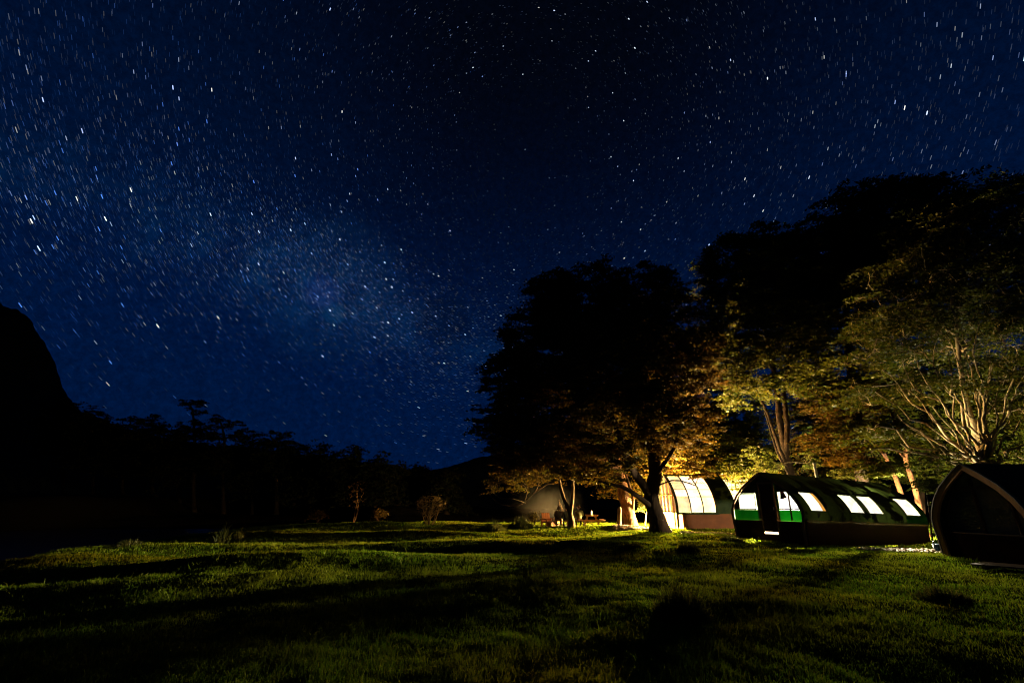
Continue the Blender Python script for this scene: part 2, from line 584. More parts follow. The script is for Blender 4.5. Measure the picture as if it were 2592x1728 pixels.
# the band itself: thousands of faint stars strewn along its great circle
NB = 6500
b1 = unit(ray(-250, 330)); b1 = unit(b1 - (b1 @ MW_N) * MW_N)
b2 = np.cross(MW_N, b1)
if b2 @ unit(ray(1130, 860)) < 0: b2 = -b2
tend = math.atan2(unit(ray(1300, 950)) @ b2, unit(ray(1300, 950)) @ b1)
tcore = math.atan2(unit(ray(850, 760)) @ b2, unit(ray(850, 760)) @ b1)
tt = np.where(rs.uniform(0, 1, NB) < 0.4, rs.uniform(0, tend, NB), rs.normal(tcore, 0.20, NB))
lat = rs.normal(0, 1, NB) * (0.085 + 0.03 * np.sin(tt * 7 + 1)) + 0.03 * np.sin(tt * 9)
Bd = np.cos(tt)[:, None] * b1 + np.sin(tt)[:, None] * b2 + lat[:, None] * MW_N
S = np.concatenate([S, Bd / np.linalg.norm(Bd, axis=1)[:, None]])
bandw = np.concatenate([bandw, np.ones(NB)]); corew = np.concatenate([corew, np.ones(NB)]); leftw = np.concatenate([leftw, np.ones(NB) * 0.75])
n = len(S)
mag = rs.uniform(0, 1, n)
bright = 0.0115 / (0.0045 + mag) ** 0.95
bright = np.clip(bright, 0.016, 1.5)
bright[-NB:] = 0.012 + 0.13 * rs.uniform(0, 1, NB) ** 2.5
ct = S @ POLE
stheta = np.sqrt(np.clip(1 - ct ** 2, 0, 1))
L = 0.0098 * stheta + 0.0007
Wd = (0.00072 + 0.00036 * np.clip(bright, 0, 1.5)) * rs.uniform(0.80, 1.10, n)
L = L * rs.uniform(0.8, 1.0, n)
tang = np.cross(POLE, S)
tang /= np.maximum(np.linalg.norm(tang, axis=1), 1e-6)[:, None]
rad = np.cross(tang, S)
RD = 3500.0
hl, hw = (L * 0.5)[:, None], (Wd * 0.5)[:, None]
V = np.stack([S - tang * hl - rad * hw * 0.55, S - tang * (hl - hw) - rad * hw, S + tang * (hl - hw) - rad * hw, S + tang * hl - rad * hw * 0.55,
              S + tang * hl + rad * hw * 0.55, S + tang * (hl - hw) + rad * hw, S - tang * (hl - hw) + rad * hw, S - tang * hl + rad * hw * 0.55], 1) * RD
V[:, :, 2] += CAM_Z
F = np.arange(n * 8).reshape(n, 8)
blue = np.clip(rs.uniform(0, 1, n) * (0.75 + 1.2 * leftw) + 0.30 * leftw - 0.05, 0, 1)
blue = np.where(bright > 1.2, blue * 0.5, blue)
white = np.array([0.80, 0.90, 1.0]); bl = np.array([0.10, 0.27, 1.0]); warm = np.array([0.95, 0.93, 0.86])
col = white[None] * (1 - blue[:, None]) + bl[None] * blue[:, None]
wm = rs.uniform(0, 1, n) > 0.86
col[wm] = warm
col = col * bright[:, None]
M_star, g = new_mat('starlight')
at_ = g.n('ShaderNodeAttribute')
at_.attribute_name = 'starcol'
e = g.n('ShaderNodeEmission')
g.l(at_.outputs['Color'], e.inputs[0])
e.inputs[1].default_value = 1.0
tp = g.n('ShaderNodeBsdfTransparent')
ad = g.n('ShaderNodeAddShader')
g.l(e.outputs[0], ad.inputs[0]); g.l(tp.outputs[0], ad.inputs[1])
oo = g.n('ShaderNodeOutputMaterial')
g.l(ad.outputs[0], oo.inputs[0])
M_star.cycles.emission_sampling = 'NONE'
so = np_mesh('stars', V.reshape(-1, 3), F, M_star)
ca = so.data.color_attributes.new('starcol', 'FLOAT_COLOR', 'POINT')
ca.data.foreach_set('color', np.concatenate([np.repeat(col, 8, axis=0), np.ones((n * 8, 1))], 1).astype(np.float32).ravel())
tag(so, 'white and blue stars turning slowly round the pole of the night sky', 'stars', kind='stuff')

# ------------------------------------------------------------------ trees


def smooth_path(pts, step=0.45):
    P = [np.array(p, float) for p in pts]
    out = []
    for i in range(len(P) - 1):
        p0 = P[max(i - 1, 0)]; p1 = P[i]; p2 = P[i + 1]; p3 = P[min(i + 2, len(P) - 1)]
        m = max(2, int(np.linalg.norm(p2 - p1) / step))
        for k in range(m):
            t = k / m
            out.append(0.5 * ((2 * p1) + (-p0 + p2) * t + (2 * p0 - 5 * p1 + 4 * p2 - p3) * t * t + (-p0 + 3 * p1 - 3 * p2 + p3) * t ** 3))
    out.append(P[-1])
    return out


def tubes_np(chains, n_of):
    """chains: list of (points, radii); returns verts, quad faces"""
    VV, FF, k0 = [], [], 0
    for pts, rad in chains:
        P = np.array(pts); R = np.array(rad)
        m = len(P)
        n = n_of(R[0])
        d = np.gradient(P, axis=0)
        d /= np.maximum(np.linalg.norm(d, axis=1), 1e-9)[:, None]
        up = np.tile(np.array([0.17, 0.29, 0.94]), (m, 1))
        par = np.abs((d * up).sum(1)) > 0.97
        x = np.cross(d, np.where(par[:, None], np.array([[1.0, 0, 0]]), up))
        x /= np.linalg.norm(x, axis=1)[:, None]
        y = np.cross(d, x)
        t = np.arange(n) * 2 * math.pi / n
        ring = P[:, None, :] + R[:, None, None] * (np.cos(t)[None, :, None] * x[:, None, :] + np.sin(t)[None, :, None] * y[:, None, :])
        VV.append(ring.reshape(-1, 3))
        i = np.arange(m - 1)[:, None] * n
        a = np.arange(n)[None, :]
        b = (a + 1) % n
        FF.append(np.stack([i + a, i + b, i + n + b, i + n + a], -1).reshape(-1, 4) + k0)
        k0 += m * n
    return np.concatenate(VV), np.concatenate(FF)


def leaves_np(centers, per, spread, flat, size, rs, tilt=0.55, droop=0.25):
    """small rhombic leaf sprays round each centre"""
    n = len(centers) * per
    c = np.repeat(centers, per, axis=0)
    # each clump gets its own size and lean, sub-pads give a layered look
    k = np.repeat(rs.uniform(0.6, 1.35, len(centers)), per)
    sub = rs.normal(0, 1, (len(centers), 5, 3)) * np.array([0.75, 0.75, 0.9])
    pick = rs.randint(0, 5, n)
    off = sub[np.repeat(np.arange(len(centers)), per), pick]
    fine = rs.normal(0, 1, (n, 3)) * np.array([0.42, 0.42, 0.16])
    q = (off + fine) * (k * spread)[:, None]
    q[:, 2] *= flat
    q[:, 2] -= droop * spread * 0.35 * (q[:, 0] ** 2 + q[:, 1] ** 2) / (spread ** 2 + 1e-6)
    p = c + q
    nrm = rs.normal(0, tilt, (n, 3)) + np.array([0, 0, 1.0])
    nrm /= np.linalg.norm(nrm, axis=1)[:, None]
    a = rs.normal(0, 1, (n, 3))
    a -= (a * nrm).sum(1)[:, None] * nrm
    a /= np.linalg.norm(a, axis=1)[:, None]
    b = np.cross(nrm, a)
    s = (size * rs.uniform(0.5, 1.3, n))[:, None]
    V = np.stack([p - a * s, p - b * s * 0.42 + a * s * 0.1, p + a * s, p + b * s * 0.42 + a * s * 0.1], 1)
    return V.reshape(-1, 3), np.arange(n * 4).reshape(n, 4)


TREES = []


def tree(name, label, cat, stems, blobs, ncl, per, spread, flat, leaf, bark, lm, seed,
         tip=0.012, twigs=4, group=None, penal=0.6, maxr=0.9, wiggle=0.12, reach=9.0, shell=0.55, power=2.25, base=None, dens=1.45):
    """stems: list of (points, radius0, radius1); the first starts at the foot, the others branch off it.
       blobs: crown lobes (centre, radii). limbs grow from the stems out to leaf clumps spread through the lobes"""
    rs = np.random.RandomState(seed)
    nodes, par, fix = [], [], []
    for si, (pts, r0, r1) in enumerate(stems):
        path = smooth_path(pts)
        m = len(path)
        if si == 0:
            prev = -1
        else:
            dd = np.linalg.norm(np.array(nodes) - path[0], axis=1)
            prev = int(dd.argmin())
        for i, p in enumerate(path):
            jit = rs.normal(0, 0.10 * wiggle / 0.12, 3) * (r0 * 0.5 + 0.05) * (0 if i < 2 else 1)
            nodes.append(np.array(p) + jit)
            par.append(prev)
            fix.append(r0 + (r1 - r0) * i / max(m - 1, 1))
            prev = len(nodes) - 1
    vol = np.array([b[1][0] * b[1][1] * b[1][2] for b in blobs]) ** 0.8
    ncl = int(ncl * dens); per = int(per * 1.15); leaf = leaf * 1.35
    cnt = np.maximum(1, (vol / vol.sum() * ncl)).astype(int)
    CL = []
    for (c, r), k in zip(blobs, cnt):
        d = rs.normal(0, 1, (k, 3))
        d /= np.linalg.norm(d, axis=1)[:, None]
        rad = rs.uniform(0, 1, k) ** (1 / 3.0)
        rad = np.where(rs.uniform(0, 1, k) < shell, rs.uniform(0.8, 1.05, k), rad)
        CL.append(np.array(c) + d * rad[:, None] * np.array(r))
    CL = np.concatenate(CL)
    CL = CL[CL[:, 2] > 0.6]
    stem_arr = np.array(nodes)
    dist = np.array([np.linalg.norm(stem_arr - c, axis=1).min() for c in CL])
    order = dist.argsort()
    arr = np.zeros((len(nodes) + len(CL) * 8 + 10, 3))
    arr[:len(nodes)] = stem_arr
    cn = len(nodes)
    ends = []
    for ci in order:
        c = CL[ci]
        d = arr[:cn] - c
        dd = np.linalg.norm(d, axis=1) + penal * np.maximum(d[:, 2], 0) + 0.15 * np.maximum(-d[:, 2] - 3, 0)
        j = int(dd.argmin())
        src = arr[j].copy()
        ln = np.linalg.norm(c - src)
        k = int(min(7, max(2, ln / 0.5)))
        side = rs.normal(0, 1, 3)
        up = ln * 0.10 * rs.uniform(-0.4, 1.0)
        prev = j
        for i in range(1, k + 1):
            t = i / k
            q = src + (c - src) * t + side * wiggle * ln * math.sin(t * math.pi) * 0.6 + np.array([0, 0, up * math.sin(t * math.pi)])
            q = q + rs.normal(0, 0.035, 3) * (0 if i == k else 1)
            arr[cn] = q
            par.append(prev)
            fix.append(0)
            prev = cn
            cn += 1
        ends.append(prev)
    # radii by the pipe rule
    acc = np.zeros(cn)
    kids = [[] for _ in range(cn)]
    for i in range(cn):
        if par[i] >= 0:
            kids[par[i]].append(i)
    rad = np.zeros(cn)
    for i in range(cn - 1, -1, -1):
        s = sum(rad[k] ** power for k in kids[i]) if kids[i] else 0
        rad[i] = max(s ** (1 / power) if s else tip, tip)
        if fix[i]:
            rad[i] = min(max(rad[i] * 0.4, fix[i]), maxr) if fix[i] > 0 else rad[i]
        elif par[i] >= 0 and fix[par[i]]:
            rad[i] = min(rad[i], fix[par[i]] * 0.8)
    # chains following the thickest child
    chains, stack = [], [(0, None)]
    while stack:
        s, p = stack.pop()
        pts, rr = [], []
        if p is not None:
            pts.append(arr[p]); rr.append(min(rad[p], rad[s] * 1.25))
        i = s
        while True:
            pts.append(arr[i]); rr.append(rad[i])
            if not kids[i]:
                break
            big = max(kids[i], key=lambda q: rad[q])
            for q in kids[i]:
                if q != big:
                    stack.append((q, i))
            i = big
        if len(pts) > 1:
            chains.append((pts, rr))
    # root flare at the foot
    pts, rr = chains[0]
    for i in range(len(pts)):
        h = pts[i][2] - pts[0][2]
        rr[i] *= 1 + 0.55 * math.exp(-h / 0.35)
    pts[0] = np.array(pts[0]) - np.array([0, 0, 0.25])
    # twigs in the clumps
    E = arr[ends]
    for e in E:
        for _ in range(twigs):
            d = rs.normal(0, 1, 3) * np.array([1, 1, 0.35])
            d /= np.linalg.norm(d)
            l = spread * rs.uniform(0.7, 1.6)
            mid = e + d * l * 0.5 + rs.normal(0, 0.10, 3) * l
            end = e + d * l + rs.normal(0, 0.16, 3) * l
            chains.append(([e, mid, end], [tip * 0.9, tip * 0.7, tip * 0.35]))
    root_p = np.array(base if base is not None else chains[0][0][0] + np.array([0, 0, 0.25]))
    rt = empty(name, tuple(root_p))
    tag(rt, label, cat, group)
    V, Fq = tubes_np(chains, lambda r: 14 if r > 0.25 else (8 if r > 0.06 else (5 if r > 0.02 else 3)))
    np_mesh('trunk', V - root_p, Fq, bark, rt, smooth=True)
    V, Fq = leaves_np(E, per, spread, flat, leaf, rs)
    np_mesh('crown', V - root_p, Fq, lm, rt)
    return rt


def A3(px, py, zc):
    return np.array(at(px, py, zc))


def blob(px, py, zc, rpx, rpy, depth):
    s = zc / FPX
    return (A3(px, py, zc), (rpx * s, depth, rpy * s * 1.04))


def foot(px, py_guess, Y):
    """ground point on the bearing of px at distance Y"""
    x = (px - CX) / FPX
    r = ray(px, py_guess)
    X = r[0] / r[1] * Y
    return np.array([X, Y, gz(X, Y)])


# big dark trunk in front of the left tent
z1 = 25.6
f1 = foot(1672, 1345, 27.6)
tree('broadleaf_tree', 'big tree with a dark leaning trunk right in front of the glowing tent', 'tree',
     [([f1, A3(1660, 1300, z1), A3(1648, 1255, z1), A3(1657, 1200, z1 + .2), A3(1655, 1140, z1 + .5), A3(1640, 1050, z1 + 1), A3(1630, 950, z1 + 1), A3(1610, 850, z1 + 1)], 0.46, 0.10),
      ([A3(1648, 1258, z1), A3(1625, 1222, z1 - .2), A3(1595, 1175, z1 - .5), A3(1570, 1110, z1 - .8), A3(1540, 1030, z1 - 1), A3(1510, 930, z1 - 1)], 0.26, 0.07),
      ([A3(1655, 1285, z1), A3(1615, 1257, z1 - .8), A3(1575, 1232, z1 - 1.2), A3(1530, 1222, z1 - 1.5), A3(1480, 1212, z1 - 1.6)], 0.17, 0.05),
      ([A3(1657, 1205, z1), A3(1690, 1160, z1 - .6), A3(1715, 1110, z1 - 1.0), A3(1700, 1040, z1 - 1)], 0.13, 0.05),
      ([A3(1652, 1235, z1), A3(1700, 1215, z1 - .8), A3(1745, 1222, z1 - 1.2), A3(1770, 1235, z1 - 1.4)], 0.05, 0.02)],
     [blob(1620, 800, 27, 130, 115, 3.2), blob(1560, 900, 26, 170, 120, 3.6), blob(1700, 930, 27, 110, 110, 3),
      blob(1570, 1060, 25, 170, 90, 3.4), blob(1700, 1080, 25.5, 90, 75, 2.5), blob(1500, 1170, 24.5, 110, 40, 2.6), blob(1745, 1195, 24.5, 45, 18, 1.0)],
     430, 160, 0.44, 0.42, 0.080, M_bark_dark, M_leaf_rust, 3, dens=1.8)

# thick red lit trunk left of it
z0 = 30.5
f0 = foot(1595, 1328, 33.3)
tree('broadleaf_tree', 'massive tree with an orange lit trunk between the picnic table and the dark leaning trunk', 'tree',
     [([f0, A3(1588, 1290, z0), A3(1575, 1235, z0), A3(1562, 1180, z0), A3(1552, 1130, z0), A3(1530, 1060, z0), A3(1490, 960, z0), A3(1470, 850, z0)], 0.44, 0.10),
      ([A3(1565, 1195, z0), A3(1535, 1163, z0 - .5), A3(1500, 1158, z0 - 1), A3(1465, 1172, z0 - 1.5), A3(1420, 1165, z0 - 2), A3(1370, 1130, z0 - 2)], 0.24, 0.06),
      ([A3(1555, 1140, z0), A3(1500, 1080, z0 - .8), A3(1430, 1030, z0 - 1.5), A3(1350, 990, z0 - 2)], 0.2, 0.05),
      ([A3(1600, 1300, z0), A3(1603, 1262, z0 - .6), A3(1590, 1220, z0 - .7), A3(1580, 1190, z0 - .5)], 0.10, 0.07)],
     [blob(1490, 790, 30, 150, 110, 3.6), blob(1400, 780, 30, 70, 80, 3), blob(1390, 890, 30, 130, 110, 4), blob(1300, 990, 29.5, 85, 95, 3.5), blob(1420, 1030, 30, 160, 110, 4),
      blob(1265, 1080, 29, 65, 45, 2.5), blob(1360, 1130, 29, 120, 70, 3.2), blob(1560, 960, 31, 90, 120, 3), blob(1320, 1180, 28.5, 60, 50, 2)],
     560, 160, 0.47, 0.40, 0.085, M_bark_red, M_leaf_rust, 7, dens=1.8)

# slim forked tree by the campfire, with the drooping lit branch on its left
zt = 28.0
ft = foot(1447, 1332, 29.6)
tree('forked_tree', 'slim tree forking low in a narrow V beside the two seated people', 'tree',
     [([ft, A3(1446, 1310, zt), A3(1440, 1290, zt), A3(1428, 1262, zt), A3(1418, 1225, zt), A3(1408, 1180, zt), A3(1395, 1130, zt)], 0.17, 0.06),
      ([A3(1444, 1300, zt), A3(1448, 1270, zt), A3(1450, 1235, zt), A3(1452, 1190, zt), A3(1462, 1130, zt)], 0.13, 0.05),
      ([A3(1418, 1222, zt), A3(1385, 1225, zt - .4), A3(1350, 1250, zt - .8), A3(1325, 1272, zt - 1), A3(1290, 1280, zt - 1.2), A3(1255, 1268, zt - 1.2), A3(1232, 1240, zt - 1.2)], 0.055, 0.018),
      ([A3(1345, 1252, zt - .8), A3(1330, 1225, zt - 1), A3(1300, 1215, zt - 1.2), A3(1270, 1222, zt - 1.2), A3(1235, 1212, zt - 1.2)], 0.035, 0.012),
      ([A3(1330, 1272, zt - 1), A3(1300, 1262, zt - 1.4), A3(1262, 1258, zt - 1.6), A3(1240, 1232, zt - 1.7), A3(1252, 1205, zt - 1.7)], 0.03, 0.010),
      ([A3(1325, 1272, zt - 1), A3(1335, 1245, zt - 1.5), A3(1318, 1222, zt - 1.8), A3(1285, 1232, zt - 1.8), A3(1262, 1215, zt - 1.8)], 0.03, 0.010),
      ([A3(1350, 1250, zt - .8), A3(1365, 1222, zt - 1.3), A3(1340, 1205, zt - 1.5), A3(1300, 1200, zt - 1.6)], 0.028, 0.010)],
     [blob(1420, 1120, 28.3, 110, 50, 2.2), blob(1480, 1200, 28, 70, 18, 1.4), blob(1360, 1195, 27.5, 50, 22, 1.4), blob(1270, 1225, 26.8, 38, 22, .9)],
     150, 80, 0.32, 0.35, 0.05, M_bark_mid, M_leaf_rust, 21, tip=0.011, twigs=6)

# multi stem tree behind the long tent
z2 = 28.0
f2 = foot(2020, 1300, 29.6)
tree('multistem_tree', 'tall tree with a fan of slender upright stems rising behind the long green tent roof', 'tree',
     [([f2, A3(2012, 1240, z2), A3(1995, 1170, z2), A3(1978, 1090, z2), A3(1968, 1010, z2), A3(1955, 920, z2), A3(1935, 820, z2), A3(1905, 720, z2)], 0.26, 0.06),
      ([A3(2000, 1200, z2), A3(1968, 1120, z2 - .4), A3(1945, 1050, z2 - .7), A3(1920, 1000, z2 - .9), A3(1880, 940, z2 - 1)], 0.13, 0.05),
      ([A3(1990, 1150, z2), A3(1992, 1070, z2 - .4), A3(1985, 990, z2 - .6), A3(2000, 900, z2 - .6), A3(2020, 800, z2 - .4)], 0.17, 0.06),
      ([A3(2010, 1220, z2), A3(1975, 1160, z2 - .7), A3(1950, 1090, z2 - 1.1), A3(1935, 1040, z2 - 1.3)], 0.09, 0.04)],
     [blob(1880, 680, 28, 105, 80, 3.5), blob(1960, 700, 28, 100, 95, 3.5), blob(1850, 800, 27.5, 80, 75, 3), blob(1940, 830, 28, 130, 80, 3.6),
      blob(1840, 900, 27, 90, 40, 2.5), blob(1960, 945, 27, 90, 45, 2.5), blob(1870, 1000, 27, 60, 25, 2)],
     380, 130, 0.46, 0.40, 0.085, M_bark_dark, M_leaf, 31)

# the big lit tree on the right: many pale limbs fanning out of one foot
z3 = 19.6
f3 = foot(2500, 1330, 22.0)
rsl = np.random.RandomState(404)
limbs = [([f3, A3(2500, 1230, z3), A3(2482, 1150, z3), A3(2462, 1070, z3), A3(2440, 980, z3), A3(2425, 880, z3), A3(2410, 780, z3), A3(2400, 680, z3)], 0.20, 0.03)]
def limb(pts, r0, r1, fwd):
    m = len(pts)
    limbs.append(([A3(x + (rsl.normal(0, 7) if i else 0), y + (rsl.normal(0, 6) if i else 0), z3 - fwd * (i / (m - 1)) ** .7 + rsl.normal(0, .12)) for i, (x, y) in enumerate(pts)], r0, r1))
ends = [(2215, 1000, 2.0), (2245, 940, 1.8), (2285, 900, 1.6), (2330, 930, 1.8), (2300, 985, 2.1), (2350, 860, 1.3), (2390, 900, 1.5), (2380, 820, 1.1), (2430, 840, 1.1), (2450, 900, 1.5),
        (2480, 820, 1.0), (2500, 880, 1.4), (2530, 840, 1.0), (2545, 920, 1.3), (2585, 880, .9), (2600, 950, 1.0), (2410, 960, 1.8), (2340, 1010, 2.2), (2270, 1050, 2.3), (2620, 1020, .8),
        (2560, 1000, 1.4), (2470, 960, 1.8), (2230, 1085, 2.4), (2180, 1150, 2.4), (2260, 1125, 2.5), (2320, 1095, 2.6), (2600, 1100, 1.0)]
for k, (ex, ey, fwd) in enumerate(ends):
    bx_, by_ = 2494 + rsl.uniform(-22, 26), rsl.uniform(1150, 1195)
    mx = bx_ + (ex - bx_) * .38 + rsl.uniform(-12, 12)
    my = by_ + (ey - by_) * (.30 if ex < 2400 else .45)
    pts = []
    for t in np.linspace(0, 1, 9):
        x_ = (1 - t) ** 2 * bx_ + 2 * t * (1 - t) * mx + t * t * ex
        y_ = (1 - t) ** 2 * by_ + 2 * t * (1 - t) * my + t * t * ey
        pts.append((x_ + 9 * math.sin(t * 9 + k) * t, y_ + 7 * math.sin(t * 11 + 2 * k) * t))
    limb(pts, rsl.uniform(.045, .095), .014, fwd)
tree('multistem_tree', 'huge tree with pale lit limbs fanning out above the unlit tent on the right', 'tree',
     limbs,
     [blob(2400, 620, 21.5, 170, 110, 4), blob(2520, 600, 22, 130, 110, 4), blob(2600, 740, 22.5, 90, 110, 3), blob(2480, 730, 23, 150, 100, 3), blob(2580, 980, 23, 90, 90, 2.5), blob(2300, 740, 21.5, 130, 100, 3.2), blob(2460, 760, 21.5, 180, 90, 3.2),
      blob(2250, 860, 21, 90, 70, 2.6), blob(2380, 850, 20.4, 150, 45, 2.2), blob(2560, 860, 21, 110, 80, 2.6), blob(2230, 1000, 19.5, 80, 36, 1.8), blob(2580, 1040, 21, 80, 40, 1.8),
      blob(2250, 1100, 18.6, 90, 22, 1.3), blob(2420, 950, 19, 130, 50, 1.6), blob(2540, 1140, 19.5, 80, 20, 1.2), blob(2330, 1150, 18.2, 60, 12, .9)],
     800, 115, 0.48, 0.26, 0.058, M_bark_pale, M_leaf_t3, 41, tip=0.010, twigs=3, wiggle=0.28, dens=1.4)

# dark high tree between those two
z5 = 27
f5 = foot(2190, 1290, 29)
tree('broadleaf_tree', 'tallest dark crown at the top right, its trunk hidden behind the long green tent', 'tree',
     [([f5, A3(2180, 1200, z5), A3(2170, 1050, z5), A3(2150, 900, z5), A3(2140, 760, z5), A3(2120, 620, z5)], 0.38, 0.1)],
     [blob(2190, 590, 27, 150, 105, 4), blob(2090, 660, 27, 100, 90, 4), blob(2300, 590, 27.5, 130, 95, 4), blob(2130, 790, 27, 110, 110, 4), blob(2100, 930, 26.5, 80, 80, 3), blob(2050, 760, 27.5, 70, 70, 3)],
     430, 130, 0.52, 0.45, 0.095, M_bark_dark, M_leaf, 51)

# two leaning orange trunks between the tents
for k, (a, fp, lab, sd) in enumerate((
        ([(2322, 1262), (2305, 1205), (2292, 1160), (2290, 1120), (2268, 1070), (2240, 1010)], 2335, 'right of the pair of leaning orange trunks between the long tent and the unlit tent', 61),
        ([(2278, 1240), (2258, 1190), (2238, 1150), (2222, 1120), (2190, 1080), (2150, 1040)], 2296, 'left of the pair of leaning orange trunks between the long tent and the unlit tent', 62))):
    zz_ = 26.0 + k
    ff = foot(fp, 1330, 28.0 + k)
    tree('leaning_tree', lab, 'tree',
         [([ff] + [A3(x, y, zz_) for x, y in a], 0.17, 0.05), ([A3(a[2][0], a[2][1], zz_), A3(a[2][0] - 40, a[2][1] - 30, zz_ - .8), A3(a[2][0] - 95, a[2][1] - 22, zz_ - 1.2)], 0.06, 0.02)],
         [blob(a[5][0], a[5][1] - 30, zz_, 90, 50, 2.6), blob(a[4][0] - 50, a[4][1] + 30, zz_ - .5, 90, 35, 2), blob(a[2][0] - 90, a[2][1] + 20, zz_ - 1.2, 60, 18, 1.2)],
         110, 120, 0.40, 0.35, 0.07, M_bark_red, (M_leaf, M_leaf_rust)[k], sd, twigs=5)

# sprays of bright leaves close to the lamps
tree('young_tree', 'sapling with bright yellow green leaves beside the stems behind the long tent roof', 'tree',
     [([foot(1950, 1300, 27.2), A3(1945, 1230, 25.6), A3(1935, 1190, 25.6), A3(1925, 1150, 25.6)], 0.04, 0.015)],
     [blob(1925, 1150, 25.6, 28, 14, .6), blob(1945, 1178, 25.6, 30, 12, .6), blob(1900, 1140, 25.6, 20, 8, .5), blob(2052, 1160, 26, 12, 30, .4)],
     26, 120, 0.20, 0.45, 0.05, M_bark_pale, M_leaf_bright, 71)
tree('young_tree', 'small bushy sapling lit bright green beside the wooden arch of the unlit tent', 'tree',
     [([foot(2350, 1345, 19.0), A3(2352, 1290, 18.0), A3(2348, 1260, 18.0), A3(2346, 1235, 18)], 0.03, 0.012)],
     [blob(2350, 1222, 18, 30, 9, .45), blob(2335, 1236, 18, 22, 6, .35), blob(2362, 1238, 18, 16, 6, .3)],
     16, 110, 0.15, 0.40, 0.036, M_bark, M_leaf_bright, 72)
tree('young_tree', 'low leafy sapling glowing green above the middle of the long tent roof', 'tree',
     [([foot(2180, 1330, 27), A3(2175, 1260, 25.2), A3(2170, 1215, 25.2), A3(2165, 1195, 25.2)], 0.035, 0.015)],
     [blob(2125, 1197, 25, 30, 9, .6), blob(2220, 1190, 25, 45, 10, .6), blob(2250, 1178, 25, 32, 8, .5)],
     28, 110, 0.20, 0.40, 0.045, M_bark, M_leaf_bright, 73)
tree('young_tree', 'spindly yellow lit sapling growing between the orange trunk and the dark trunk', 'tree',
     [([foot(1632, 1330, 35), A3(1636, 1300, 33), A3(1638, 1280, 33), A3(1640, 1262, 33)], 0.04, 0.015)],
     [blob(1640, 1262, 33, 22, 14, .6), blob(1630, 1285, 33, 14, 10, .5)],
     14, 70, 0.22, 0.5, 0.06, M_bark_pale, M_leaf_bright, 74, twigs=8)

# the wood behind the tents
WOOD_LAB = ['rust leaved tree in the lit wood just right of the massive orange trunk', 'brightly lit rust leaved tree behind the roof of the glowing tent',
            'rust leaved tree behind the partly hidden tent with the gold panel', 'green leaved tree just left of the slender upright stems behind the long tent',
            'rust leaved tree just right of the slender upright stems behind the long tent', 'green tree of the wood behind the stove pipe end of the long tent',
            'green tree of the wood behind the pair of leaning orange trunks', 'tree of the wood behind the pale fanning limbs, left of the unlit tent peak', 'tree of the wood at the right edge behind the unlit tent']
wood = [(1580, 40, 900, M_leaf_rust), (1690, 38, 880, M_leaf_rust), (1790, 41, 930, M_leaf_rust), (1860, 38, 1000, M_leaf), (2060, 40, 940, M_leaf_rust),
        (2160, 37, 990, M_leaf), (2330, 38, 900, M_leaf), (2440, 34, 960, M_leaf), (2560, 31, 900, M_leaf)]
for k, (px, Y, ytop, lm) in enumerate(wood):
    zc = Y * cp + 0.5
    fb = foot(px, 1310, Y)
    yb = 1255 if k < 4 else 1230
    mid = (ytop + yb) / 2
    h = (yb - ytop) / 2
    tree('woodland_tree', WOOD_LAB[k], 'tree',
         [([fb, A3(px + 3, 1230, zc), A3(px - 6, 1140, zc), A3(px + 5, mid, zc), A3(px, ytop + 40, zc)], 0.22, 0.05)],
         [blob(px, ytop + 60, zc, 62, 60, 3), blob(px - 30, mid, zc - .5, 75, h * .5, 3.2), blob(px + 30, mid + 30, zc - .5, 75, h * .5, 3.2), blob(px, yb - 45, zc - 1.0, 85, 40, 3.0)],
         190, 110, 0.50, 0.42, 0.10, M_bark, lm, 80 + k, group='trees of the wood behind the tents', penal=0.2)

# far treeline on the left
FAR_LAB = ['black tree at the foot of the cliff slope, second from left of the treeline', 'black tree left of the pointed pair in the far treeline',
           'black bushy tree just left of the tallest umbrella tree', 'lower black tree under the left side of the tallest umbrella tree',
           'black tree between the wide umbrella tree and the small umbrella tree', 'black round tree just right of the small umbrella tree',
           'black tree above the faint low bush at the left of the meadow edge', 'black tree directly above the thin dim sapling',
           'black tree just right of the thin dim sapling, above the low dim bush', 'lower black tree left of the bare lit shrub',
           'small black tree straight above the bare lit shrub', 'smallest black tree at the right end of the far treeline', 'black tree on the slope of the cliff, leftmost of the treeline']
far_row = [(235, 1035, 82, 55), (310, 1052, 80, 60), (385, 1050, 78, 50), (450, 1075, 76, 55), (640, 1098, 74, 60), (745, 1118, 72, 50), (820, 1128, 70, 55), (888, 1130, 66, 50), (950, 1150, 64, 45), (1010, 1165, 66, 42), (1065, 1176, 70, 40), (1130, 1190, 62, 40), (160, 1010, 90, 60)]
for k, (px, yt, Y, w) in enumerate(far_row):
    zc = Y * cp + 2
    fb = foot(px, 1300, Y)
    yb = 1270
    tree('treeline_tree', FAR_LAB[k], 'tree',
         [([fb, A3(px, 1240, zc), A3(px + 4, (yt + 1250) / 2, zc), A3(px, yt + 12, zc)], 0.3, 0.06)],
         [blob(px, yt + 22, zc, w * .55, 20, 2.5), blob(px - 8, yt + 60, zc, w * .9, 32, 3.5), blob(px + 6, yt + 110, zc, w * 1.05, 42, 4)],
         90, 60, 0.7, 0.5, 0.20, M_bark_far, M_leaf_far, 120 + k, tip=0.03, twigs=3, group='black trees along the far treeline', penal=0.1)
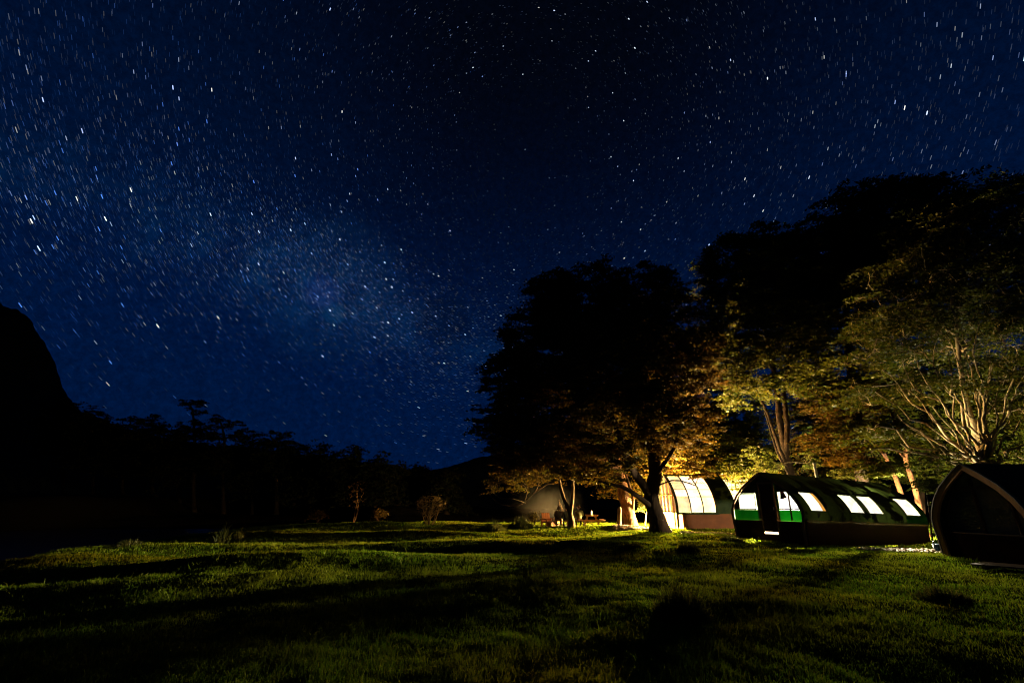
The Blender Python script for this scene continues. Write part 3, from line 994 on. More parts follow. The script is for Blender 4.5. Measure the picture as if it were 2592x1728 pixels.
for k, (px, pads, Y, lab) in enumerate((
        (490, [(470, 1018, 26, 5), (505, 1022, 30, 6), (490, 1042, 26, 6), (478, 1075, 34, 12), (500, 1100, 45, 14)], 74, 'tallest umbrella shaped tree above the far treeline'),
        (565, [(555, 1058, 30, 7), (590, 1072, 28, 8), (540, 1082, 30, 7), (615, 1092, 28, 8), (570, 1105, 50, 12)], 72, 'wide spreading umbrella tree right of the tallest one in the far treeline'),
        (700, [(683, 1098, 11, 6), (722, 1096, 20, 6), (700, 1118, 40, 8), (735, 1106, 12, 4)], 70, 'small umbrella tree standing above the middle of the far treeline'))):
    zc = Y * cp + 2
    tree('umbrella_tree', lab, 'tree',
         [([foot(px, 1300, Y), A3(px, 1200, zc), A3(px + 3, 1120, zc), A3(px - 3, pads[0][1] + 20, zc), A3(pads[0][0], pads[0][1] + 4, zc)], 0.32, 0.12)],
         [blob(a, b, zc, r, q, r * zc / FPX * .8) for a, b, r, q in pads] + [blob(px, 1160, zc, 60, 35, 3)],
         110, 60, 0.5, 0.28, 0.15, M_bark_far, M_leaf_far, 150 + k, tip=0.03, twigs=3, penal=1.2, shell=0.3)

# bare shrubs at the edge of the meadow
def shrub(px, Y, h, w, nst, lab, seed, lm=M_leaf_rust, bark=M_bark, leaves=18, nm='bare_shrub', cat='shrub'):
    rs = np.random.RandomState(seed)
    fb = foot(px, 1320, Y)
    st = []
    for i in range(nst):
        a = rs.uniform(0, 6.28); l = rs.uniform(.2, 1) * w
        top = fb + np.array([math.cos(a) * l, math.sin(a) * l * .5, h * rs.uniform(.6, 1)])
        m1 = fb + (top - fb) * .4 + rs.normal(0, .10, 3)
        m2 = fb + (top - fb) * .7 + rs.normal(0, .12, 3)
        st.append(([fb + rs.normal(0, .03, 3) * [1, 1, 0], m1, m2, top], 0.028, 0.010))
    return tree(nm, lab, cat, st, [(fb + np.array([0, 0, h * .75]), (w, w * .6, h * .35))], nst * 7, leaves, 0.16, 0.7, 0.04, bark, lm, seed, tip=0.006, twigs=5, penal=1, base=fb)


shrub(1088, 33.0, 1.9, 1.0, 16, 'bare many stemmed shrub lit orange at the far edge of the meadow', 201, bark=M_bark_pale, leaves=3)
shrub(895, 36.0, 3.0, 0.8, 3, 'thin dim sapling standing left of the bare lit shrub', 202, bark=M_bark, leaves=2)
shrub(955, 35.0, 1.1, 0.6, 4, 'low dim bush between the thin sapling and the bare lit shrub', 203, leaves=12)
shrub(800, 33.0, 0.8, 0.5, 4, 'faint low bush at the left end of the lit meadow edge', 204, leaves=30)
shrub(1350, 31.5, 0.9, 0.25, 6, 'wispy upright bush in front of the smoke left of the orange seat', 205, leaves=10)

# ------------------------------------------------------------------ tents
PROF = [(0.955, 0.0), (0.965, 0.16), (0.985, 0.30), (1.0, 0.38), (0.99, 0.45), (0.925, 0.545), (0.80, 0.66), (0.60, 0.78), (0.34, 0.887), (0.17, 0.948), (0.0, 1.0)]


def prof_at(w, H, z):
    """half width of the arch at height z"""
    zs = [q[1] * H for q in PROF]
    xs = [q[0] * w for q in PROF]
    return float(np.interp(z, zs, xs))


M_roof = fabric_mat('green_tent_cloth', (0.0045, 0.0085, 0.003), (0.000011, 0.000017, 0.0000035), 0.03, 3.5)
M_panel = fabric_mat('bright_green_cloth', (0.006, 0.06, 0.006), (0.000004, 0.00026, 0.000012), 0.01, 3.0)
M_panel_side = fabric_mat('green_side_cloth', (0.006, 0.05, 0.008), (0.00001, 0.0011, 0.00012), 0.03, 3.0)
M_skirt = fabric_mat('brown_board', (0.018, 0.0060, 0.0016), (0.0, 0.0, 0.0), 0.004, 3.0)
M_skirt_warm = rough_mat('rust_board', (0.040, 0.010, 0.0008), (0.058, 0.015, 0.0012), 2.0, 0.9, 0.006, 8.0)
M_dark_cloth = fabric_mat('dark_tent_cloth', (0.018, 0.020, 0.012), (0, 0, 0), 0.02, 3.0)
M_pane_s = glow_pane('milky_side_film', (1.0, 0.90, 0.70), 1.35, 0.10, 0.22, 3.0)
M_pane_b = glow_pane('milky_rear_film', (1.0, 0.95, 0.84), 2.0, 0.05, 0.2)
M_pane_w = glow_pane('lit_window_film', (1.0, 0.95, 0.86), 3.2, 0.55, 0.15)
M_pane_o = glow_pane('warm_window_film', (1.0, 0.68, 0.30), 1.3, 0.12, 0.4, 1.6)
M_pane_l = glow_pane('bright_roof_film', (1.0, 0.86, 0.58), 2.2, 0.35, 0.35, 1.2)
M_clear = glow_pane('clear_film', (1.0, 0.85, 0.55), 1.2, 0.8, 0.2)
M_pane_or = glow_pane('orange_film', (1.0, 0.36, 0.08), 0.55, 0.10, 0.45, 2.5)
M_curtain = glow_pane('orange_curtain', (1.0, 0.42, 0.04), 0.75, 0.02, 0.2)
M_inner = rough_mat('inner_lining', (0.55, 0.45, 0.30), (0.65, 0.55, 0.38), 2.0, 0.9)
M_door = rough_mat('dark_door_board', (0.016, 0.008, 0.004), (0.028, 0.013, 0.006), 3.0, 0.9, spec=0.03)
M_olive = rough_mat('olive_canvas', (0.12, 0.10, 0.05), (0.19, 0.16, 0.08), 3.0, 0.9, 0.02, 6.0, spec=0.05)
M_black = rough_mat('tarred_board', (0.0035, 0.0016, 0.0008), (0.007, 0.003, 0.0015), 3.0, 0.95, spec=0.0)
M_gap = emit_mat('gap_glow', (1.0, 0.88, 0.72), 1.2)


def arch_pts(w, H, n=None, grow=0.0):
    L = [(-a * w - grow * (1 if a > 0 else 0), b * H) for a, b in PROF]
    R = [(a * w + grow, b * H) for a, b in PROF[::-1][1:]]
    return L + R


def skin(root, name, mat, w, H, u0, u1, z0, z1, sides=(-1, 1), holes=(), thick=0.0, push=0.0, nu=None):
    """cloth over the arches from length u0..u1 and height z0..z1, skipping the holes (side, ua, ub, za, zb).
       local axes: X along the tent, Y across it (negative Y is the near side)"""
    us = {u0, u1}
    zs = {z0, z1} | {b * H for a, b in PROF if z0 < b * H < z1}
    for s, a, b, c, d in holes:
        us |= {max(a, u0), min(b, u1)}
        zs |= {c, d}
    for q in np.arange(u0, u1, 0.45):
        us.add(float(q))
    us = sorted(u for u in us if u0 <= u <= u1)
    zs = sorted(z for z in zs if z0 <= z <= z1)
    mb = MB()
    for s in sides:
        for i in range(len(us) - 1):
            for j in range(len(zs) - 1):
                um, zm = (us[i] + us[i + 1]) / 2, (zs[j] + zs[j + 1]) / 2
                if any(h[0] == s and h[1] < um < h[2] and h[3] < zm < h[4] for h in holes):
                    continue
                if us[i + 1] - us[i] < 1e-4 or zs[j + 1] - zs[j] < 1e-4:
                    continue
                q = []
                for (u, z) in ((us[i], zs[j]), (us[i + 1], zs[j]), (us[i + 1], zs[j + 1]), (us[i], zs[j + 1])):
                    q.append((u, s * (prof_at(w, H, z) + push), z))
                mb.poly(q if s < 0 else q[::-1])
    o = mb.build(name, mat, root)
    bm = bmesh.new(); bm.from_mesh(o.data)
    bmesh.ops.remove_doubles(bm, verts=bm.verts, dist=1e-4)
    bm.to_mesh(o.data); bm.free()
    if thick:
        m = o.modifiers.new('solid', 'SOLIDIFY'); m.thickness = thick; m.offset = 0
    return o


def side_patch(w, H, s, ua, ub, za, zb, push, n=5):
    mb = MB()
    for k in range(n):
        z0, z1 = za + (zb - za) * k / n, za + (zb - za) * (k + 1) / n
        q = [(ua, s * (prof_at(w, H, z0) + push), z0), (ub, s * (prof_at(w, H, z0) + push), z0), (ub, s * (prof_at(w, H, z1) + push), z1), (ua, s * (prof_at(w, H, z1) + push), z1)]
        mb.poly(q if s < 0 else q[::-1])
    return mb


def side_window(root, w, H, s, ua, ub, za, zb, pane_mat, frame_mat, wd=0.05, bars=()):
    mb = MB()
    yo = lambda z: s * (prof_at(w, H, z) + 0.012)
    mb.bar((ua - wd, yo(za), za - wd / 2), (ub + wd, yo(za), za - wd / 2), wd, 0.03)
    mb.bar((ua - wd, yo(zb), zb + wd / 2), (ub + wd, yo(zb), zb + wd / 2), wd, 0.03)
    for u in (ua - wd / 2, ub + wd / 2):
        pz = np.linspace(za, zb, 5)
        for a, b in zip(pz[:-1], pz[1:]):
            mb.bar((u, yo(a), a), (u, yo(b), b), wd, 0.03)
    for u in bars:
        pz = np.linspace(za, zb, 5)
        for a, b in zip(pz[:-1], pz[1:]):
            mb.bar((u, yo(a), a), (u, yo(b), b), wd, 0.03)
    f = mb.build('window', frame_mat, root)
    side_patch(w, H, s, ua, ub, za, zb, -0.008).build('pane', pane_mat, f)
    return f


def arch(root, w, H, u, wd, dp, mat, name='arch_frame', z0=0.0, inset=0.0):
    """wooden arch: a flat board following the profile at length u"""
    pts = arch_pts(w - inset, H - inset)
    pts = [(y, max(z, z0)) for y, z in pts]
    mb = MB()
    inner = []
    n = len(pts)
    for i, (y, z) in enumerate(pts):
        a = Vector(pts[max(i - 1, 0)]); b = Vector(pts[min(i + 1, n - 1)])
        d = (b - a).normalized()
        nr = Vector((d.y, -d.x))
        inner.append((y + nr.x * dp, z + nr.y * dp))
    for i in range(n - 1):
        o0, o1, i0, i1 = pts[i], pts[i + 1], inner[i], inner[i + 1]
        A_, B_ = u, u + wd
        q = lambda uu, p: (uu, p[0], p[1])
        mb.poly([q(A_, o0), q(A_, o1), q(A_, i1), q(A_, i0)])
        mb.poly([q(B_, o1), q(B_, o0), q(B_, i0), q(B_, i1)])
        mb.poly([q(A_, o0), q(B_, o0), q(B_, o1), q(A_, o1)])
        mb.poly([q(A_, i1), q(B_, i1), q(B_, i0), q(A_, i0)])
    return mb.build(name, mat, root)


def gable_wall(root, w, H, u, mat, z0, z1, holes=(), name='gable_wall', y0=None, y1=None):
    """flat end wall following the arch, cells skipped where the holes (ya, yb, za, zb) are"""
    ys = sorted({-w, w} | {v for h in holes for v in h[:2]} | set(np.linspace(-w, w, 25).tolist()))
    zs = sorted({z0, z1} | {v for h in holes for v in h[2:] if z0 < v < z1} | set(np.linspace(z0, z1, 17).tolist()))
    if y0 is not None: ys = [v for v in ys if y0 <= v <= y1]
    mb = MB()
    for j in range(len(zs) - 1):
        wa, wb = prof_at(w, H, zs[j]) - 0.02, prof_at(w, H, min(zs[j + 1], H - .001)) - 0.02
        for i in range(len(ys) - 1):
            ym, zm = (ys[i] + ys[i + 1]) / 2, (zs[j] + zs[j + 1]) / 2
            if any(h[0] < ym < h[1] and h[2] < zm < h[3] for h in holes):
                continue
            cl = lambda y, ww: max(-ww, min(ww, y))
            a0, a1 = cl(ys[i], wa), cl(ys[i + 1], wa)
            b0, b1 = cl(ys[i], wb), cl(ys[i + 1], wb)
            if a1 - a0 < 1e-4 and b1 - b0 < 1e-4:
                continue
            mb.poly([(u, a1, zs[j]), (u, a0, zs[j]), (u, b0, zs[j + 1]), (u, b1, zs[j + 1])])
    return mb.build(name, mat, root)


def poly_pane(root, u, pts, mat, name='pane'):
    mb = MB()
    mb.poly([(u, y, z) for y, z in pts])
    return mb.build(name, mat, root)


def gable_window(root, w, H, u, ya, yb, za, zb, pane_mat, frame_mat, under=None, wd=0.04):
    """window in an end wall, its top trimmed by the arch"""
    lim = lambda z: prof_at(w, H, z) - 0.14
    n = 8
    L, R = [], []
    for k in range(n + 1):
        z = za + (zb - za) * k / n
        L.append((max(ya, -lim(z)), z)); R.append((min(yb, lim(z)), z))
    out = L + R[::-1]
    mb = MB()
    for (a, b) in zip(out, out[1:] + out[:1]):
        if abs(a[0] - b[0]) + abs(a[1] - b[1]) > 1e-3:
            mb.bar((u - 0.01, a[0], a[1]), (u - 0.01, b[0], b[1]), wd, wd)
    f = mb.build('window', frame_mat, root)
    poly_pane(f, u + 0.012, out, pane_mat)
    return f


def lamp(root, loc, power, color, name='lamp', size=0.06, bulb=None):
    ld = bpy.data.lights.new(name, 'POINT')
    ld.energy = power
    ld.color = color
    ld.shadow_soft_size = size
    lo = bpy.data.objects.new(name, ld)
    C.objects.link(lo)
    lo.parent = root
    lo.location = loc
    return lo


WARM = (1.0, 0.56, 0.17)
CREAM = (1.0, 0.86, 0.55)

# --- the long green tent in the middle
W, H, LEN = 1.76, 2.95, 8.95
aM = math.radians(25)
mO = Vector((11.18, 21.4, -0.10))
tM = empty('arched_tent', mO, aM, math.radians(2.0))
tag(tM, 'long dark green tent cabin with a row of bright windows and a stove pipe', 'tent')
wz0, wz1 = 1.36, 2.07
side_w = [(0.42, 1.40), (3.08, 4.05), (4.44, 5.45), (7.33, 8.45)]
side_r = [(3.4, 4.6), (6.0, 7.2)]
holes = [(-1, a, b, wz0, wz1) for a, b in side_w] + [(1, a, b, wz0, wz1) for a, b in side_r]
skin(tM, 'roof', M_roof, W, H, -0.12, LEN + 0.1, 0.92, H, holes=holes)
for s_ in (-1, 1): skin(tM, 'side_wall', M_skirt, W, H, 0.0, LEN, -0.5, 0.92, sides=(s_,), push=-0.02)
for s_ in (-1, 1):
    mb = MB(); mb.bar((-0.01, s_ * (prof_at(W, H, .4) - .015), -.4), (-0.01, s_ * (prof_at(W, H, .9) - .015), .93), 0.09, 0.09)
    mb.build('corner_post', M_door, tM)
for k, (a, b) in enumerate(side_w):
    f = side_window(tM, W, H, -1, a, b, wz0, wz1, M_pane_s, M_dark_cloth)
    if k == 0:
        side_patch(W, H, -1, b - .2, b, wz0, wz1, 0.003).build('curtain', M_curtain, tM)
for a, b in side_r:
    side_window(tM, W, H, 1, a, b, wz0, wz1, M_pane_b, M_dark_cloth)
side_patch(W, H, -1, 7.2, LEN - .02, 0.93, 1.30, 0.006).build('cloth_panel', M_panel_side, tM)
side_patch(W, H, -1, 8.52, LEN - .02, 1.31, 1.9, 0.006).build('cloth_panel', M_panel_side, tM)
# rolled up blinds and ties under the windows, rail along the eave
mb = MB()
mb.tube([(u, -(prof_at(W, H, 0.92) + 0.03), 0.95 + 0.012 * math.sin(u * 5)) for u in np.linspace(0, LEN, 40)], 0.022, 6)
mb.build('eave_rope', M_plank, tM)
for a, b in side_w:
    mb = MB()
    mb.tube([(u, -(prof_at(W, H, wz1 + .1) + 0.05), wz1 + 0.10) for u in np.linspace(a - .04, b + .04, 8)], 0.045, 8)
    mb.build('rolled_blind', M_roof, tM)
for u_ in (1.5, 2.98, 4.24, 5.6, 7.2, LEN - .04):
    arch(tM, W, H + .012, u_, 0.025, 0.02, M_roof, 'roof_seam', z0=0.92)
arch(tM, W, H, -0.13, 0.06, 0.10, M_wood_dk)
# front end wall with door, two windows and green cloth under them
DY0, DY1 = -0.49, 0.21            # door across
hl = [(-1.60, -0.34, 0.86, 2.14), (0.76, 1.60, 0.86, 2.10)]
gable_wall(tM, W, H, 0.0, M_dark_cloth, 0.9, H - 0.005, holes=[(-1.76, -0.62, 0.9, 2.12), (0.42, 1.76, 0.9, 2.06), (DY0, DY1, 0.9, 2.45)], name='gable_wall')
gable_wall(tM, W, H, -0.03, M_door, -0.4, 0.9, holes=[(DY0, DY1, 0.38, 0.9)], name='lower_wall')
def cloth_panel(root, u, ya, yb, za, zb, mat, w, H):
    lim = lambda z: prof_at(w, H, z) - 0.05
    pts = [(max(ya, -lim(za)), za), (min(yb, lim(za)), za), (min(yb, lim(zb)), zb), (max(ya, -lim(zb)), zb)]
    return poly_pane(root, u, pts, mat, 'cloth_panel')
cloth_panel(tM, 0.006, -1.72, -0.54, 0.90, 1.34, M_panel, W, H)
cloth_panel(tM, 0.006, 0.30, 1.68, 0.90, 1.34, M_panel, W, H)
cloth_panel(tM, -0.010, -0.64, -0.53, 1.34, 2.45, M_panel, W, H)
wR = gable_window(tM, W, H, -0.01, -1.54, -0.66, 1.38, 2.10, M_pane_w, M_dark_cloth)
wL = gable_window(tM, W, H, -0.01, 0.46, 1.34, 1.37, 2.03, M_pane_w, M_dark_cloth)
for s_ in (-1, 1):
    mb = MB()
    zz_ = np.linspace(1.34, 2.16, 9)
    for a_, b_ in zip(zz_[:-1], zz_[1:]):
        ia, ib = min(prof_at(W, H, a_) - .15, 1.56 if s_ < 0 else 1.36), min(prof_at(W, H, b_) - .15, 1.56 if s_ < 0 else 1.36)
        mb.poly([(-0.004, s_ * (prof_at(W, H, a_) - .01), a_), (-0.004, s_ * ia, a_), (-0.004, s_ * ib, b_), (-0.004, s_ * (prof_at(W, H, b_) - .01), b_)])
    mb.build('corner_cloth', M_dark_cloth, tM)
mb = MB()
mb.box((0, 0, 0), (0.03, DY1 - DY0 - 0.05, 1.99))
d = mb.build('door', M_door, tM, bevel=0.006)
d.location = (-0.035, (DY0 + DY1) / 2, 1.45)
mb = MB(); mb.box((-0.03, -0.28, -0.05), (0.03, 0.03, 0.12)); mb.build('handle', M_metal, d)
mb = MB()
mb.bar((-0.04, DY1, 0.34), (-0.04, DY1, 2.46), 0.04, 0.06)
mb.bar((-0.04, DY0, 0.34), (-0.04, DY0, 2.46), 0.04, 0.06)
mb.bar((-0.04, DY0 - .02, 2.47), (-0.04, DY1 + .02, 2.47), 0.09, 0.07)
mb.build('door_frame', M_wood_dk, tM)
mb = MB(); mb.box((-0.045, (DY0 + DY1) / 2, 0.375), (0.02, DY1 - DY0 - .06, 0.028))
mb.build('door_glow_strip', M_gap, tM)  # self-glowing strip stands in for room light leaking under the door
# mullion and a dark curtain pulled aside in the right front window
mb = MB(); mb.bar((-0.04, -1.16, 0.93), (-0.04, -1.18, 2.08), 0.07, 0.03); mb.build('tent_strap', M_door, tM)
mb = MB()
mb.poly([(0.0, -0.84, 2.10), (0.0, -0.98, 2.10), (0.0, -1.10, 1.84), (0.0, -0.98, 1.80), (0, -.80, 1.78)])
cu = mb.build('hanging_jacket', rough_mat('dark_red_cloth', (0.05, 0.012, 0.01), (0.10, 0.02, 0.015), 4, 0.9), None)
cu.modifiers.new('s', 'SOLIDIFY').thickness = 0.03
cu.matrix_basis = tM.matrix_basis @ Matrix.Translation((-0.03, 0, 0))
tag(cu, 'dark red jacket hanging in the front window right of the door of the long tent', 'jacket')
# back end wall with its own window, floor, lining
gable_wall(tM, W, H, LEN - 0.02, M_dark_cloth, -0.4, H - 0.005, holes=[(-1.3, 1.3, 1.2, 2.1)], name='back_wall')
gable_window(tM, W, H, LEN - 0.01, -1.3, 1.3, 1.2, 2.1, M_pane_w, M_dark_cloth)
mb = MB(); mb.box((LEN / 2, 0, 0.02), (LEN - .1, 2 * W * .9, 0.08)); mb.build('floor', M_plank, tM)
mb = MB()
mb.tube([(4.05, 0.05, H - .35), (4.05, 0.05, H + .65)], 0.065, 12)
mb.tube([(4.05, 0.05, H + .63), (4.05, 0.05, H + .70)], 0.09, 12)
mb.build('stove_pipe', M_metal, tM, smooth=False)
for u, v, z, pw in ((6.5, -0.5, 2.10, 165000), (2.7, 0.0, 2.2, 1300), (8.0, -0.95, 1.0, 42000), (4.6, -0.95, 1.0, 36000), (5.2, -0.9, 2.05, 14000), (7.9, -0.8, 2.05, 9000), (0.9, -0.95, 0.95, 24000), (6.5, 0.9, 1.0, 14000)):
    lamp(tM, (u, v, z), pw, CREAM)

M_rib = rough_mat('rib_timber', (0.012, 0.006, 0.002), (0.025, 0.012, 0.004), 4.0, 0.9, spec=0.02)
sl = bpy.data.lights.new('arch_fill_spot', 'SPOT')  # added unseen spot, aimed out a side window to light the right tent's arch
sl.energy = 15000; sl.color = CREAM; sl.shadow_soft_size = 0.06; sl.spot_size = math.radians(55); sl.spot_blend = 0.5
so_ = bpy.data.objects.new('arch_fill_spot', sl); C.objects.link(so_); so_.parent = tM
so_.location = (1.2, -0.3, 2.0)
so_.rotation_euler = Vector((-2.3, -7.3, -0.5)).to_track_quat('-Z', 'Y').to_euler()

# --- glowing tent on the left, big translucent panels
W2, H2, L2 = 1.9, 3.45, 3.7
tL = empty('arched_tent', (10.65, 33.0, -0.02), 0)
tag(tL, 'glowing tent cabin with large see-through roof panels behind the dark leaning trunk', 'tent')
PU = [(0.04, 0.80), (0.86, 1.60), (1.66, 2.42)]
hol = [(-1, 0.04, 2.42, 0.98, 3.30), (1, 0.04, 2.42, 0.98, 3.30)]
skin(tL, 'roof', M_roof, W2, H2, 0.0, L2, 0.90, H2, holes=hol)
for s_ in (-1, 1): skin(tL, 'side_wall', M_skirt_warm, W2, H2, 0.25, L2, -0.4, 0.90, sides=(s_,), push=-0.02)
zz4 = [0.98, 1.95, 2.40, 2.85, 3.30]
for k, (a, b) in enumerate(PU):
    for j in range(4):
        for s in (-1, 1):
            pm = M_pane_o if (k == 0 and s < 0 and j != 1) else M_pane_l
            side_patch(W2, H2, s, a, b, zz4[j] + .02, zz4[j + 1] - .02, -0.01, 3).build('roof_panel', pm, tL)
for u in (0.80, 1.60, 2.42):
    arch(tL, W2, H2 + .03, u - .01, 0.08, 0.07, M_rib, 'rib', z0=0.9)
arch(tL, W2, H2 + .02, -0.10, 0.12, 0.10, M_dark_cloth)
for z in zz4[1:4]:
    for s in (-1, 1):
        mb = MB()
        mb.bar((0, s * (prof_at(W2, H2, z) + .02), z), (2.45, s * (prof_at(W2, H2, z) + .02), z), 0.035, 0.035)
        mb.build('batten', M_rib, tL)
mb = MB(); mb.bar((-0.1, -(prof_at(W2, H2, .9) + .05), 0.93), (2.6, -(prof_at(W2, H2, .9) + .05), 0.93), 0.05, 0.12)
mb.build('eave_beam', M_roof, tL)
# open end: door light low down, orange translucent cloth above, wooden uprights
gable_wall(tL, W2, H2, 0.02, M_pane_or, 1.05, H2 - .01, name='gable_screen')
gable_wall(tL, W2, H2, 0.02, M_clear, 0.02, 1.0, name='doorway_screen')
mb = MB()
for y in (-1.1, -0.35, 0.4, 1.1):
    mb.bar((0, y, 0), (0, y, 2.7 if abs(y) > .8 else 3.2), 0.07, 0.07)
mb.bar((0, -1.85, 1.02), (0, 1.85, 1.02), 0.07, 0.07)
mb.bar((0, -1.55, 2.1), (0, 1.55, 2.1), 0.06, 0.06)
mb.build('gable_frame', M_wood, tL)
gable_wall(tL, W2, H2, L2 - .02, M_roof, -0.2, H2 - .01, name='back_wall')
side_patch(W2, H2, -1, 0.02, 0.24, 0.05, 0.88, -0.03, 2).build('corner_pane', M_pane_l, tL)
mb = MB(); mb.box((L2 / 2, 0, 0.0), (L2 - .05, 2 * W2 * .9, 0.06)); mb.build('floor', M_plank, tL)
for u, z, pw in ((0.5, 0.85, 60000), (1.9, 0.85, 70000), (1.6, 1.9, 22000)):
    lamp(tL, (u, 0.0, z), pw, WARM)
lamp(tL, (0.6, -0.7, 0.8), 50000, (1.0, 0.72, 0.28))

# --- third lit tent behind
tN = empty('arched_tent', (15.6, 37.0, -0.05), 0)
tag(tN, 'partly hidden lit tent showing one pale gold roof panel above the long green tent', 'tent')
L3, H3 = 6.0, 3.45
skin(tN, 'roof', M_roof, W2, H3, 0.0, L3, 0.90, H3, holes=[(-1, 0.6, 4.2, 1.0, 3.3), (1, 0.6, 4.2, 1.0, 3.3)])
for s_ in (-1, 1): skin(tN, 'side_wall', M_skirt_warm, W2, H3, 0.0, L3, -0.4, 0.90, sides=(s_,), push=-0.02)
for s in (-1, 1):
    for (a, b) in ((0.62, 2.38), (2.44, 4.18)):
        for (c, dd) in ((1.02, 2.2), (2.24, 2.75), (2.79, 3.28)):
            side_patch(W2, H3, s, a, b, c, dd, -0.01, 3).build('roof_panel', M_pane_l, tN)
for u in (0.56, 2.38, 4.18):
    arch(tN, W2, H3, u, 0.06, 0.07, M_wood, 'rib', z0=0.9)
gable_wall(tN, W2, H3, 0.02, M_pane_o, -0.2, H3 - .01, name='gable_screen')
gable_wall(tN, W2, H3, L3 - .02, M_roof, -0.2, H3 - .01, name='back_wall')
lamp(tN, (1.5, 0, 0.9), 60000, WARM)
lamp(tN, (3.6, 0, 0.9), 60000, WARM)

# --- unlit tent on the right with wooden arch
W4, H4, L4 = 1.52, 2.89, 6.0
tR = empty('arched_tent', (13.45, 14.05, -0.27), 0)
tag(tR, 'unlit tent cabin with a pale wooden arch at the right edge', 'tent')
skin(tR, 'roof', M_dark_cloth, W4, H4, 0.03, L4, 0.90, H4)
for s_ in (-1, 1): skin(tR, 'side_wall', M_black, W4, H4, 0.0, L4, -0.4, 0.90, sides=(s_,), push=-0.02)
arch(tR, W4, H4, -0.06, 0.09, 0.17, M_wood, z0=-0.1)
arch(tR, W4, H4, -0.09, 0.03, 0.03, M_wood_dk, 'arch_trim', z0=-0.1, inset=-0.02)
gable_wall(tR, W4, H4, 0.35, M_olive, 0.95, H4 - .01, holes=[(0.30, 1.55, 0.98, 2.15)], name='gable_wall')
gable_wall(tR, W4, H4, 0.0, M_black, -0.3, 0.95, name='lower_wall')
M_film, g = new_mat('dark_clear_film')
t = g.n('ShaderNodeTexCoord')
pb = g.n('ShaderNodeBsdfPrincipled')
pb.inputs['Base Color'].default_value = (0.05, 0.05, 0.035, 1)
pb.inputs['Roughness'].default_value = 0.16
bn = g.n('ShaderNodeBump'); bn.inputs['Distance'].default_value = 0.03
mp = g.n('ShaderNodeMapping'); mp.inputs['Scale'].default_value = (1, 1, 3.5)
g.l(t.outputs['Object'], mp.inputs[0]); g.l(g.noise(mp.outputs[0], 5.0, 5, 0.6), bn.inputs['Height'])
g.l(bn.outputs[0], pb.inputs['Normal'])
oo = g.n('ShaderNodeOutputMaterial'); g.l(pb.outputs[0], oo.inputs[0])
gable_window(tR, W4, H4, 0.33, 0.30, 1.50, 0.98, 2.15, M_film, M_wood_dk)
mb = MB()
mb.bar((0.30, 0.24, 0.95), (0.30, 0.24, 2.5), 0.09, 0.06)
mb.bar((0.30, -0.75, 0.95), (0.30, -0.75, 2.4), 0.09, 0.06)
mb.bar((0.30, -1.2, 2.22), (0.30, 1.2, 2.22), 0.06, 0.09)
mb.build('gable_frame', M_wood_dk, tR)
mb = MB(); mb.box((0.16, 0, 0.955), (0.34, 2.9, 0.03)); mb.build('sill_board', M_door, tR)

# ------------------------------------------------------------------ camp furniture
def picnic_table(x, y, rz, label):
    r = empty('picnic_table', (x, y, gz(x, y) + 0.02), rz)
    tag(r, label, 'table')
    mb = MB()
    for k in range(5):
        mb.box((0, -0.30 + k * 0.15, 0.74), (1.7, 0.135, 0.035))
    mb.build('tabletop', M_wood, r, bevel=0.004)
    for s in (-1, 1):
        mb = MB()
        for k in range(2):
            mb.box((0, s * (0.62 + k * 0.14), 0.44), (1.7, 0.125, 0.035))
        mb.build('seat', M_wood, r, bevel=0.004)
    for u in (-0.6, 0.6):
        for s in (-1, 1):
            mb = MB(); mb.bar((u, s * 0.52, 0), (u, s * 0.22, 0.72), 0.09, 0.045); mb.build('leg', M_wood, r)
        mb = MB(); mb.bar((u - .05, -0.8, 0.39), (u - .05, 0.8, 0.39), 0.045, 0.09); mb.bar((u - .05, -0.36, 0.69), (u - .05, 0.36, 0.69), 0.045, 0.06); mb.build('cross_beam', M_wood, r)
    return r


p = at(1498, 1332, 29.3)
picnic_table(p.x, p.y, math.radians(84), 'small wooden picnic table on the grass right of the seated people')
mb = MB()
mb.tube([(0, 0, 0), (0, 0, .16), (0, 0, .19), (0, 0, .26)], [.05, .05, .02, .018], 10)
b = mb.build('bottle', rough_mat('pale_plastic', (.5, .45, .3), (.6, .55, .4), 3, .3), None, smooth=False)
b.location = (p.x - 0.02, p.y - .25, gz(p.x, p.y) + 0.78)
tag(b, 'small pale bottle standing on the picnic table', 'bottle')


def bench(x, y, rz, label, L=1.2):
    r = empty('wooden_bench', (x, y, gz(x, y) + 0.01), rz)
    tag(r, label, 'bench')
    mb = MB()
    mb.box((0, -0.09, 0.44), (L, 0.16, 0.05)); mb.box((0, 0.09, 0.44), (L, 0.16, 0.05))
    mb.build('seat', M_wood, r, bevel=0.005)
    for s in (-1, 1):
        mb = MB(); mb.box((s * (L / 2 - .2), 0, 0.205), (0.10, 0.28, 0.41)); mb.build('leg', M_wood, r, bevel=0.005)
    return r


pb1 = at(1466, 1330, 29.8)
bench(pb1.x, pb1.y, 0.04, 'wooden bench under the person right of the forked trunk')
pb2 = at(1416, 1332, 29.8)
bench(pb2.x, pb2.y, -0.05, 'wooden bench under the hunched people left of the forked trunk', 1.5)

